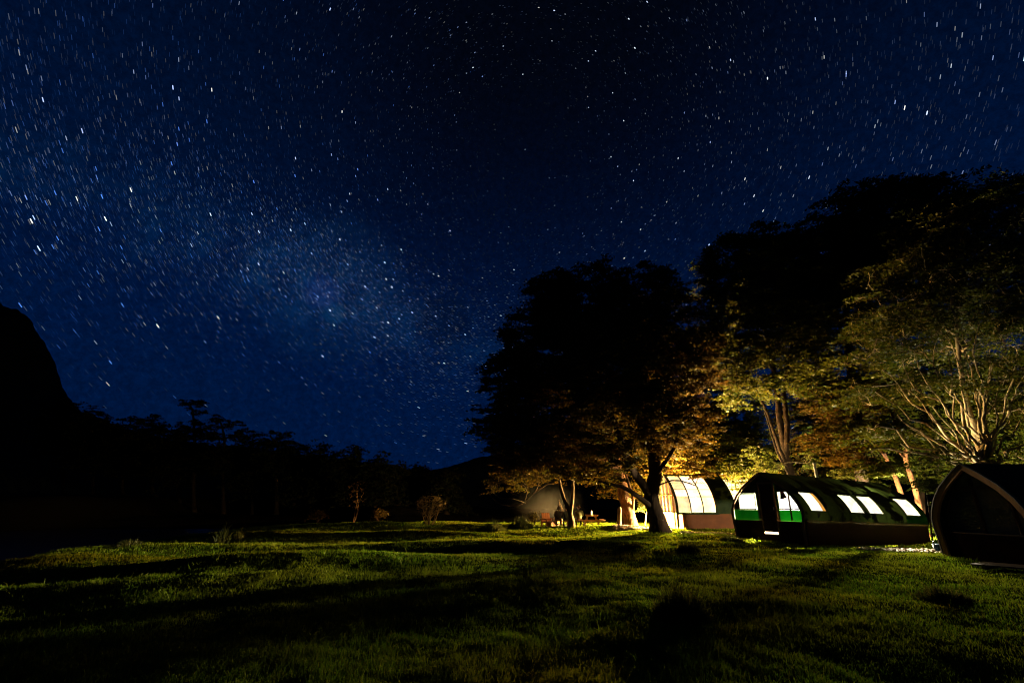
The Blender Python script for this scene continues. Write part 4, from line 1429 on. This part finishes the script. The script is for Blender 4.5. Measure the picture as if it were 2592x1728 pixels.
# chunky low seat lit orange by the fire
ps = at(1389, 1332, 30.2)
r = empty('wooden_armchair', (ps.x, ps.y, gz(ps.x, ps.y)), math.radians(-60))
tag(r, 'chunky wooden chair glowing orange beside the campfire', 'chair')
M_orange = rough_mat('orange_timber', (0.42, 0.14, 0.04), (0.55, 0.20, 0.06), 4.0, 0.6, 0.004, 18)
mb = MB()
for k in range(4): mb.box((0, -0.24 + k * .16, 0.36), (0.6, 0.145, 0.05))
mb.box((0.29, 0, 0.2), (0.05, 0.64, 0.28)); mb.build('seat', M_orange, r, bevel=0.004)
mb = MB()
for k in range(4): mb.box((-0.33, -0.24 + k * .16, 0.62), (0.05, 0.14, 0.62), Matrix.Rotation(-0.15, 3, 'Y'))
mb.build('backrest', M_orange, r, bevel=0.004)
for s in (-1, 1):
    mb = MB(); mb.box((0.0, s * .38, 0.56), (0.74, 0.12, 0.05)); mb.build('armrest', M_orange, r, bevel=0.004)
    for u in (-.28, .28):
        mb = MB(); mb.box((u, s * .37, 0.27), (0.09, 0.06, 0.54)); mb.build('leg', M_orange, r)

# campfire, its light, tripod and pot
pf = at(1418, 1330, 31.6)
fx, fy = pf.x, pf.y
fz = gz(fx, fy)
r = empty('campfire', (fx, fy, fz))
tag(r, 'campfire burning behind the seated people', 'campfire')
rnd = random.Random(4)
mb = MB()
for k in range(7):
    a = k * 0.9
    mb.tube([(math.cos(a) * .42, math.sin(a) * .42, .05), (math.cos(a + 3) * .06, math.sin(a + 3) * .06, .30)], [.05, .04], 8)
mb.build('log', M_bark_dark, r)
mb = MB()
for k in range(11):
    a = k / 11 * 6.283
    c = Vector((math.cos(a) * .58, math.sin(a) * .58, .07))
    mb.tube([c + Vector((0, 0, -.1)), c, c + Vector((0, 0, .06))], [.13, .11, .05], 7)
mb.build('stone_ring', M_stone, r)
mb = MB()
for k in range(8):
    a = rnd.uniform(0, 6.28); q = rnd.uniform(0, .2); h = rnd.uniform(.25, .55)
    x, y = math.cos(a) * q, math.sin(a) * q
    mb.tube([(x, y, .1), (x * 1.2, y * 1.2, .1 + h * .35), (x * .8 + rnd.uniform(-.05, .05), y * .8, .1 + h * .7), (x * .6 + rnd.uniform(-.08, .08), y * .6, .1 + h)], [.05, .08, .045, .004], 7)
mb.build('flame', emit_mat('flames', (1.0, 0.42, 0.08), 7.0), r, smooth=True)
lamp(r, (0, 0, 0.7), 200, (1.0, 0.72, 0.40), 'fire_light', 0.15)
r = empty('cooking_tripod', (fx, fy, fz))
tag(r, 'iron tripod of leaning poles over the campfire beside the forked trunk', 'tripod')
for a in (0.4, 2.4, 4.6):
    mb = MB(); mb.tube([(math.cos(a) * .75, math.sin(a) * .75, 0), (-math.cos(a) * .06, -math.sin(a) * .06, 1.75)], 0.022, 6)
    mb.build('leg', M_bark_mid, r)
mb = MB(); mb.tube([(0, 0, 1.62), (0, 0, .95)], 0.008, 5); mb.build('chain', M_iron, r)
mb = MB(); mb.tube([(0, 0, .0), (0, 0, .02), (0, 0, .2), (0, 0, .22)], [.09, .12, .13, .11], 12)
pot = mb.build('kettle', M_iron, None); pot.location = (fx, fy, fz + .74)
tag(pot, 'black kettle hanging from the tripod above the campfire', 'kettle')

# smoke drifting left over the fire
M_smoke, g = new_mat('smoke')
t = g.n('ShaderNodeTexCoord')
sx = g.n('ShaderNodeSeparateXYZ'); g.l(t.outputs['Object'], sx.inputs[0])
gr0 = g.vmath('LENGTH', t.outputs['Object'], (0, 0, 0)).outputs['Value']
warp = g.noise(t.outputs['Object'], 1.1, 4, 0.6)
gr = g.math('ADD', g.math('MULTIPLY', gr0, 1.12), g.math('MULTIPLY', g.math('SUBTRACT', warp, 0.35), 0.75))
fall = g.math('POWER', g.math('SUBTRACT', 1.0, g.ramp(gr, 0.0, 1.0)), 2.2)
nz = g.noise(t.outputs['Object'], 1.8, 3, 0.5)
den = g.math('MULTIPLY', g.math('MULTIPLY', fall, g.ramp(nz, 0.35, 0.7, 0.1, 1.0)), 0.13)
pv = g.n('ShaderNodeVolumePrincipled')
pv.inputs['Color'].default_value = (0.75, 0.72, 0.62, 1)
g.l(den, pv.inputs['Density'])
oo = g.n('ShaderNodeOutputMaterial'); g.l(pv.outputs[0], oo.inputs['Volume'])
bm = bmesh.new(); bmesh.ops.create_icosphere(bm, subdivisions=3, radius=1.0)
me = bpy.data.meshes.new('smoke'); bm.to_mesh(me); bm.free(); me.materials.append(M_smoke)
sm = bpy.data.objects.new('smoke', me); C.objects.link(sm)
sm.location = (fx - 0.9, fy + 0.7, fz + 1.3); sm.scale = (4.2, 1.6, 2.9)
tag(sm, 'pale wood smoke hanging over the campfire', 'smoke', kind='stuff')


# ------------------------------------------------------------------ people
M_skin_p = rough_mat('skin', (0.40, 0.24, 0.16), (0.46, 0.28, 0.19), 8, 0.6)
M_hair = rough_mat('dark_hair', (0.02, 0.014, 0.01), (0.035, 0.022, 0.014), 20, 0.6)


def skin_mesh(nodes, edges, sub=2):
    """nodes: (x,y,z,rx,ry); returns a baked mesh grown with the skin modifier"""
    me = bpy.data.meshes.new('tmp')
    me.from_pydata([n[:3] for n in nodes], edges, [])
    ob = bpy.data.objects.new('tmp', me)
    C.objects.link(ob)
    md = ob.modifiers.new('skin', 'SKIN')
    md.use_smooth_shade = True
    for i, n in enumerate(nodes):
        me.skin_vertices[0].data[i].radius = (n[3], n[4])
    me.skin_vertices[0].data[0].use_root = True
    s = ob.modifiers.new('sub', 'SUBSURF'); s.levels = sub; s.render_levels = sub
    dg = bpy.context.evaluated_depsgraph_get()
    out = bpy.data.meshes.new_from_object(ob.evaluated_get(dg))
    bpy.data.objects.remove(ob)
    return out


def add_mesh(me, name, mat, parent):
    me.materials.clear(); me.materials.append(mat)
    me.name = name
    o = bpy.data.objects.new(name, me)
    C.objects.link(o); o.parent = parent
    return o


def person(x, y, z, rz, label, coat, lean=0.0, hood=False, seat=0.47):
    """seated person facing local +Y, seat at height seat"""
    r = empty('person', (x, y, z), rz)
    tag(r, label, 'person')
    s = seat + 0.09
    n = [(0, 0, s, .15, .12), (lean * .3, .04, s + .22, .15, .11), (lean * .7, .07, s + .42, .17, .11), (lean, .07, s + .52, .06, .06), (lean, .09, s + .60, .055, .055),
         (lean, .11, s + .70, .085, .10), (lean, .12, s + .79, .06, .07)]
    e = [(0, 1), (1, 2), (2, 3), (3, 4), (4, 5), (5, 6)]
    for sd in (-1, 1):
        k = len(n)
        n += [(sd * .10, .14, s, .085, .085), (sd * .14, .44, s + .02, .065, .065), (sd * .15, .48, s - .25, .05, .055), (sd * .15, .50, s - .48, .04, .04), (sd * .16, .62, s - .53, .04, .03)]
        e += [(0, k), (k, k + 1), (k + 1, k + 2), (k + 2, k + 3), (k + 3, k + 4)]
        k = len(n)
        n += [(lean * .9 + sd * .20, .08, s + .43, .06, .06), (lean * .6 + sd * .25, .14, s + .20, .048, .048), (sd * .13, .34, s + .12, .036, .036), (sd * .10, .41, s + .12, .030, .018)]
        e += [(2, k), (k, k + 1), (k + 1, k + 2), (k + 2, k + 3)]
        h = len(n) - 1
        for f in range(4):
            q = len(n)
            fx_ = sd * (.075 + f * .018)
            n += [(fx_, .445, s + .115, .009, .009), (fx_, .475 + (.004, .01, .006, 0)[f], s + .10, .008, .008), (fx_ - sd * .003, .49, s + .08, .007, .007)]
            e += [(h, q), (q, q + 1), (q + 1, q + 2)]
        q = len(n)
        n += [(sd * .065, .41, s + .125, .010, .010), (sd * .05, .44, s + .12, .008, .008)]
        e += [(h - 0, q), (q, q + 1)]
    body = add_mesh(skin_mesh(n, e, 1), 'body', M_skin_p, r)
    # coat over trunk and arms
    n = [(0, 0.0, s - .02, .20, .17), (lean * .3, .02, s + .20, .20, .15), (lean * .7, .05, s + .42, .205, .14), (lean * .95, .06, s + .52, .10, .09)]
    e = [(0, 1), (1, 2), (2, 3)]
    for sd in (-1, 1):
        k = len(n)
        n += [(lean * .9 + sd * .21, .07, s + .43, .085, .085), (lean * .6 + sd * .265, .13, s + .19, .07, .07), (sd * .15, .32, s + .12, .052, .052)]
        e += [(2, k), (k, k + 1), (k + 1, k + 2)]
    add_mesh(skin_mesh(n, e, 2), 'coat', coat, r)
    n, e = [(0, 0, s - .02, .16, .13)], []
    for sd in (-1, 1):
        k = len(n)
        n += [(sd * .10, .14, s, .10, .10), (sd * .14, .44, s + .02, .08, .08), (sd * .15, .48, s - .25, .065, .07), (sd * .15, .50, s - .46, .055, .055)]
        e += [(0, k), (k, k + 1), (k + 1, k + 2), (k + 2, k + 3)]
    add_mesh(skin_mesh(n, e, 1), 'trousers', M_trous, r)
    for sd in (-1, 1):
        mb = MB(); mb.tube([(sd * .15, .47, s - .55), (sd * .155, .55, s - .545), (sd * .165, .68, s - .555)], [.05, .055, .035], 8)
        mb.build('shoe', M_iron, r, smooth=True)
    if hood:
        n = [(lean, .05, s + .54, .12, .10), (lean, .08, s + .68, .13, .13), (lean, .10, s + .80, .085, .09), (lean, .09, s + .86, .03, .03)]
        add_mesh(skin_mesh(n, [(0, 1), (1, 2), (2, 3)], 2), 'hood', coat, r)
    else:
        n = [(lean, .085, s + .66, .088, .09), (lean, .09, s + .76, .10, .105), (lean, .11, s + .82, .075, .085)]
        add_mesh(skin_mesh(n, [(0, 1), (1, 2)], 2), 'hair', M_hair, r)
        for sd in (-1, 1):
            mb = MB(); mb.tube([(lean + sd * .098, .11, s + .67), (lean + sd * .105, .10, s + .70), (lean + sd * .098, .10, s + .735)], [.012, .02, .012], 6)
            mb.build('ear', M_skin_p, r, smooth=True)
    mb = MB(); mb.tube([(lean, .195, s + .735), (lean, .235, s + .69), (lean, .205, s + .68)], [.010, .018, .012], 6); mb.build('nose', M_skin_p, r, smooth=True)
    mb = MB()
    for sd in (-1, 1):
        mb.tube([(lean + sd * .035, .19, s + .73), (lean + sd * .035, .205, s + .73)], [.014, .008], 8)
    mb.build('eyes', M_iron, r, smooth=True)
    mb = MB(); mb.tube([(lean - .025, .205, s + .655), (lean, .215, s + .653), (lean + .025, .205, s + .655)], [.004, .007, .004], 6); mb.build('mouth', rough_mat('lips', (.3, .1, .08), (.32, .12, .1), 5, .5), r, smooth=True)
    return r


M_trous = rough_mat('dark_denim', (0.02, 0.024, 0.035), (0.035, 0.038, 0.05), 8, 0.9)
C1 = rough_mat('brown_coat', (0.06, 0.045, 0.035), (0.09, 0.065, 0.045), 5, 0.85, 0.01, 12)
C2 = rough_mat('olive_coat', (0.12, 0.11, 0.045), (0.17, 0.15, 0.06), 5, 0.85, 0.01, 12)
C3 = rough_mat('grey_coat', (0.07, 0.075, 0.07), (0.10, 0.10, 0.09), 5, 0.85, 0.01, 12)
pp = at(1414, 1330, 29.8)
person(pp.x, pb2.y, gz(pp.x, pb2.y) + .0, -0.15, 'hooded person in a dark brown coat hunched on the bench beside the orange chair', C1, 0.04, True)
pp = at(1436, 1330, 29.8)
person(pp.x, pb2.y + .02, gz(pp.x, pb2.y) + .0, 0.1, 'person in a grey coat almost hidden behind the forked trunk', C3, -0.03)
pp = at(1468, 1330, 29.8)
person(pp.x, pb1.y, gz(pp.x, pb1.y) + .0, 0.05, 'bare headed person in an olive coat sitting right of the forked trunk', C2, -0.02)

# stump beside the red trunk
q = foot(1567, 1330, 31.5)
r = empty('tree_stump', q); tag(r, 'knee high weathered stump standing left of the massive orange trunk', 'stump')
mb = MB(); mb.tube([(0, 0, -.2), (0, 0, .1), (.05, 0, .7), (.12, 0, 1.15), (.10, 0, 1.3)], [.24, .17, .13, .14, .07], 10); mb.build('trunk', M_bark_mid, r, smooth=True)

# bucket between the long tent and the unlit tent
q = foot(2374, 1375, 17.5)
r = empty('bucket', q); tag(r, 'small blue bucket on the grass beside the wooden arch', 'bucket')
M_blue = rough_mat('blue_plastic', (0.03, 0.07, 0.13), (0.04, 0.09, 0.16), 4, 0.4)
mb = MB(); mb.tube([(0, 0, 0), (0, 0, .30), (0, 0, .31), (0, 0, .29), (0, 0, .03)], [.13, .17, .175, .155, .12], 18, False); mb.build('pail', M_blue, r, smooth=True)
mb = MB(); mb.tube([(.17 * math.cos(a), 0.02, .30 + .15 * math.sin(a)) for a in np.linspace(0, math.pi, 12)], .006, 5); mb.build('handle', M_metal, r)

# plank ramp to the unlit tent
q = np.array([11.35, 10.6, 0]); q[2] = gz(q[0], q[1])
r = empty('plank_ramp', (12.75, 12.6, gz(12.75, 12.6) + .08), math.radians(-60)); tag(r, 'low plank ramp on the grass in front of the unlit tent', 'ramp')
for k in range(5):
    mb = MB(); mb.box((0, -0.36 + k * .18, .04), (1.7, .165, .035)); mb.build('plank', M_wood_dk, r)
mb = MB(); mb.box((-.6, 0, -.02), (.08, .9, .08)); mb.box((.6, 0, -.02), (.08, .9, .08)); mb.build('bearer', M_wood_dk, r)


# ------------------------------------------------------------------ chips, grass, tussocks
def chips(name, label, cx, cy, rx, ry, n, seed, size=0.045):
    rs = np.random.RandomState(seed)
    a = rs.uniform(0, 2 * math.pi, n); q = np.sqrt(rs.uniform(0, 1, n)) * (1 + .25 * np.sin(a * 3 + seed) + .15 * np.sin(a * 7))
    x = cx + np.cos(a) * q * rx; y = cy + np.sin(a) * q * ry
    z = ground_z(x, y) + 0.015 + rs.uniform(0, .03, n)
    p = np.stack([x, y, z], 1)
    nr = rs.normal(0, .45, (n, 3)) + [0, 0, 1]; nr /= np.linalg.norm(nr, axis=1)[:, None]
    u = rs.normal(0, 1, (n, 3)); u -= (u * nr).sum(1)[:, None] * nr; u /= np.linalg.norm(u, axis=1)[:, None]
    v = np.cross(nr, u)
    s = (size * rs.uniform(.5, 1.7, n))[:, None]; t = s * rs.uniform(.3, .7, (n, 1)); h = nr * 0.008
    c = [p - u * s - v * t, p + u * s * .8 - v * t, p + u * s + v * t, p - u * s * .7 + v * t * .9]
    V = np.stack([k + h for k in c] + [k - h for k in c], 1).reshape(-1, 3)
    b = (np.arange(n) * 8)[:, None]
    F = np.concatenate([b + np.array([[0, 1, 2, 3]]), b + np.array([[7, 6, 5, 4]]), b + np.array([[0, 4, 5, 1]]), b + np.array([[1, 5, 6, 2]]), b + np.array([[2, 6, 7, 3]]), b + np.array([[3, 7, 4, 0]])])
    o = np_mesh(name, V, F, M_chip)
    tag(o, label, 'wood chips', kind='stuff')
    return o


q1 = at(2310, 1402, 16.6)
chips('wood_chips', 'pale bark chips scattered on the ground left of the unlit tent', q1.x, q1.y, 1.6, 1.0, 2600, 1, 0.055)
q2 = at(1800, 1352, 24.2)
chips('wood_chips', 'bark chips on the grass in front of the glowing tent', q2.x, q2.y, 1.7, 1.1, 2600, 2)
q3 = at(1625, 1338, 27.5)
chips('wood_chips', 'yellow lit bark chips left of the dark leaning trunk', q3.x - .4, q3.y + .3, 1.3, 1.4, 2200, 3)


def blades(x, y, h, wd, rs, lean=0.5, zoff=None, nx=None):
    n = len(x)
    z = ground_z(x, y) if zoff is None else zoff
    a = rs.uniform(0, 2 * math.pi, n)
    fx_, fy_ = np.cos(a), np.sin(a)                 # facing of the blade
    ln = lean * rs.uniform(0.1, 1.3, n) * h
    b = rs.uniform(0, 2 * math.pi, n)
    lx, ly = np.cos(b) * ln, np.sin(b) * ln
    if nx is not None:
        lx, ly = lx + nx[0] * h, ly + nx[1] * h
    hw = wd / 2
    P = np.zeros((n, 5, 3))
    P[:, 0] = np.stack([x - fx_ * hw, y - fy_ * hw, z - .01], 1)
    P[:, 1] = np.stack([x + fx_ * hw, y + fy_ * hw, z - .01], 1)
    mx, my, mz = x + lx * .35, y + ly * .35, z + h * .6
    P[:, 2] = np.stack([mx + fx_ * hw * .75, my + fy_ * hw * .75, mz], 1)
    P[:, 3] = np.stack([mx - fx_ * hw * .75, my - fy_ * hw * .75, mz], 1)
    P[:, 4] = np.stack([x + lx, y + ly, z + h * np.sqrt(np.clip(1 - (ln / np.maximum(h, 1e-4)) ** 2 * .35, .3, 1))], 1)
    k = (np.arange(n) * 5)[:, None]
    F = np.concatenate([k + np.array([[0, 1, 2]]), k + np.array([[0, 2, 3]]), k + np.array([[3, 2, 4]])])
    return P.reshape(-1, 3), F


rs = np.random.RandomState(77)
N = 760000
d = np.exp(rs.uniform(math.log(3.4), math.log(42), N))
a = rs.uniform(-1.15, 1.05, N)
x = d * np.tan(a * 0.86); y = d
ok = (np.abs(x) < 45)
# keep clear of chips and tent floors
def inside_tent(x, y, T, W, L, m=0.0):
    M_ = T.matrix_basis
    ux, uy = M_[0][0], M_[1][0]
    n_ = math.hypot(ux, uy); ux, uy = ux / n_, uy / n_
    dx, dy = x - T.location.x, y - T.location.y
    u = dx * ux + dy * uy; v = -dx * uy + dy * ux
    return (u > -m) & (u < L + m) & (np.abs(v) < W + m)
for T, w_, l_ in ((tM, W, LEN), (tL, W2, L2), (tN, W2, L3), (tR, W4, L4)):
    T_loc = T.location
    ok &= ~inside_tent(x, y, T, w_ - .05, l_)
for (qq, rx, ry) in ((q1, 1.5, .9), (q2, 1.5, 1.0), (q3, 1.2, 1.2)):
    inside = ((x - qq.x) / rx) ** 2 + ((y - qq.y) / ry) ** 2 < 1
    ok &= ~(inside & (rs.uniform(0, 1, N) < .9))
bx = BANK_X + 1.6 * np.sin(y * 0.16) + 0.6 * np.sin(y * 0.5 + 1) + 0.02 * (y - 16)
ok &= x > bx - 1.0 - rs.uniform(0, 2, N) ** 2
patch = wave(x, y, 1.3, 4) * .5 + wave(x, y, 0.45, 5) * .5
ok &= rs.uniform(0, 1, N) < 0.72 + 0.4 * patch
x, y, d, patch = x[ok], y[ok], d[ok], patch[ok]
n = len(x)
lush = np.clip(0.5 + 0.5 * wave(x, y, 3.3, 6) + .35 * patch, 0, 1.4)
h = (0.028 + 0.048 * rs.uniform(0, 1, n) ** 1.6) * (0.55 + 0.9 * lush)
tall = rs.uniform(0, 1, n) < 0.012
h = np.where(tall, h * 2.1, h)
wd = 0.0038 + 0.00062 * d * rs.uniform(.7, 1.3, n)
V, F = blades(x, y, h, wd, rs, 0.75)
o = np_mesh('grass', V, F, M_grass)
tag(o, 'short tufted meadow grass', 'grass', kind='stuff')


def tussock(px, py, zc, r, h, n, seed, label, mat=None):
    rs = np.random.RandomState(seed)
    p = at(px, py, zc)
    cx_, cy_ = p.x, p.y
    a = rs.uniform(0, 2 * math.pi, n); q = np.sqrt(rs.uniform(0, 1, n)) * r
    x = np.cos(a) * q; y = np.sin(a) * q
    hh = h * (1 - .80 * (q / r) ** 1.1) * rs.uniform(.30, 1.30, n) * (1 + .3 * np.sin(a * 3 + seed))
    z0 = ground_z(x + cx_, y + cy_) - gz(cx_, cy_)
    V, F = blades(x, y, hh, np.full(n, .008 + .0007 * zc), rs, 0.35, z0, (x / r * .45, y / r * .45))
    o = np_mesh('grass_tussock', V, F, mat or M_grass_dry)
    o.location = (cx_, cy_, gz(cx_, cy_))
    tag(o, label, 'tussock')
    return o


tussock(1728, 1572, 6.15, .36, .46, 2600, 1, 'biggest dark grass tussock, alone in the foreground of the meadow')
tussock(1742, 1418, 14.6, .38, .34, 1500, 2, 'dark tussock on the lit meadow in front of the trunk of the dark leaning tree')
tussock(2392, 1545, 7.6, .42, .22, 2600, 3, 'low dark tussock in the right foreground below the unlit tent')
tussock(1850, 1378, 18.6, .55, .30, 1800, 4, 'dark tussock at the left front corner of the long tent')
tussock(1245, 1345, 26.0, .9, .55, 2400, 5, 'broad dark tussock left of the campfire, nearer the far edge')
tussock(1318, 1338, 27.0, .75, .60, 2400, 6, 'dark rounded tussock just left of the campfire glow')
tussock(1600, 1400, 16.0, .45, .22, 1200, 7, 'low tussock on the meadow below the orange trunk')
tussock(560, 1378, 17.5, .30, .75, 260, 8, 'wispy tall tuft of dry grass on the river bank at left')
tussock(600, 1372, 18.5, .25, .55, 160, 9, 'thin dry tuft right of the wispy tall tuft on the river bank')
tussock(1370, 1462, 10.2, .3, .16, 900, 10, 'faint low tussock in the middle of the meadow')
tussock(320, 1392, 15.5, .5, .22, 900, 11, 'low green tuft at the river bank far left')
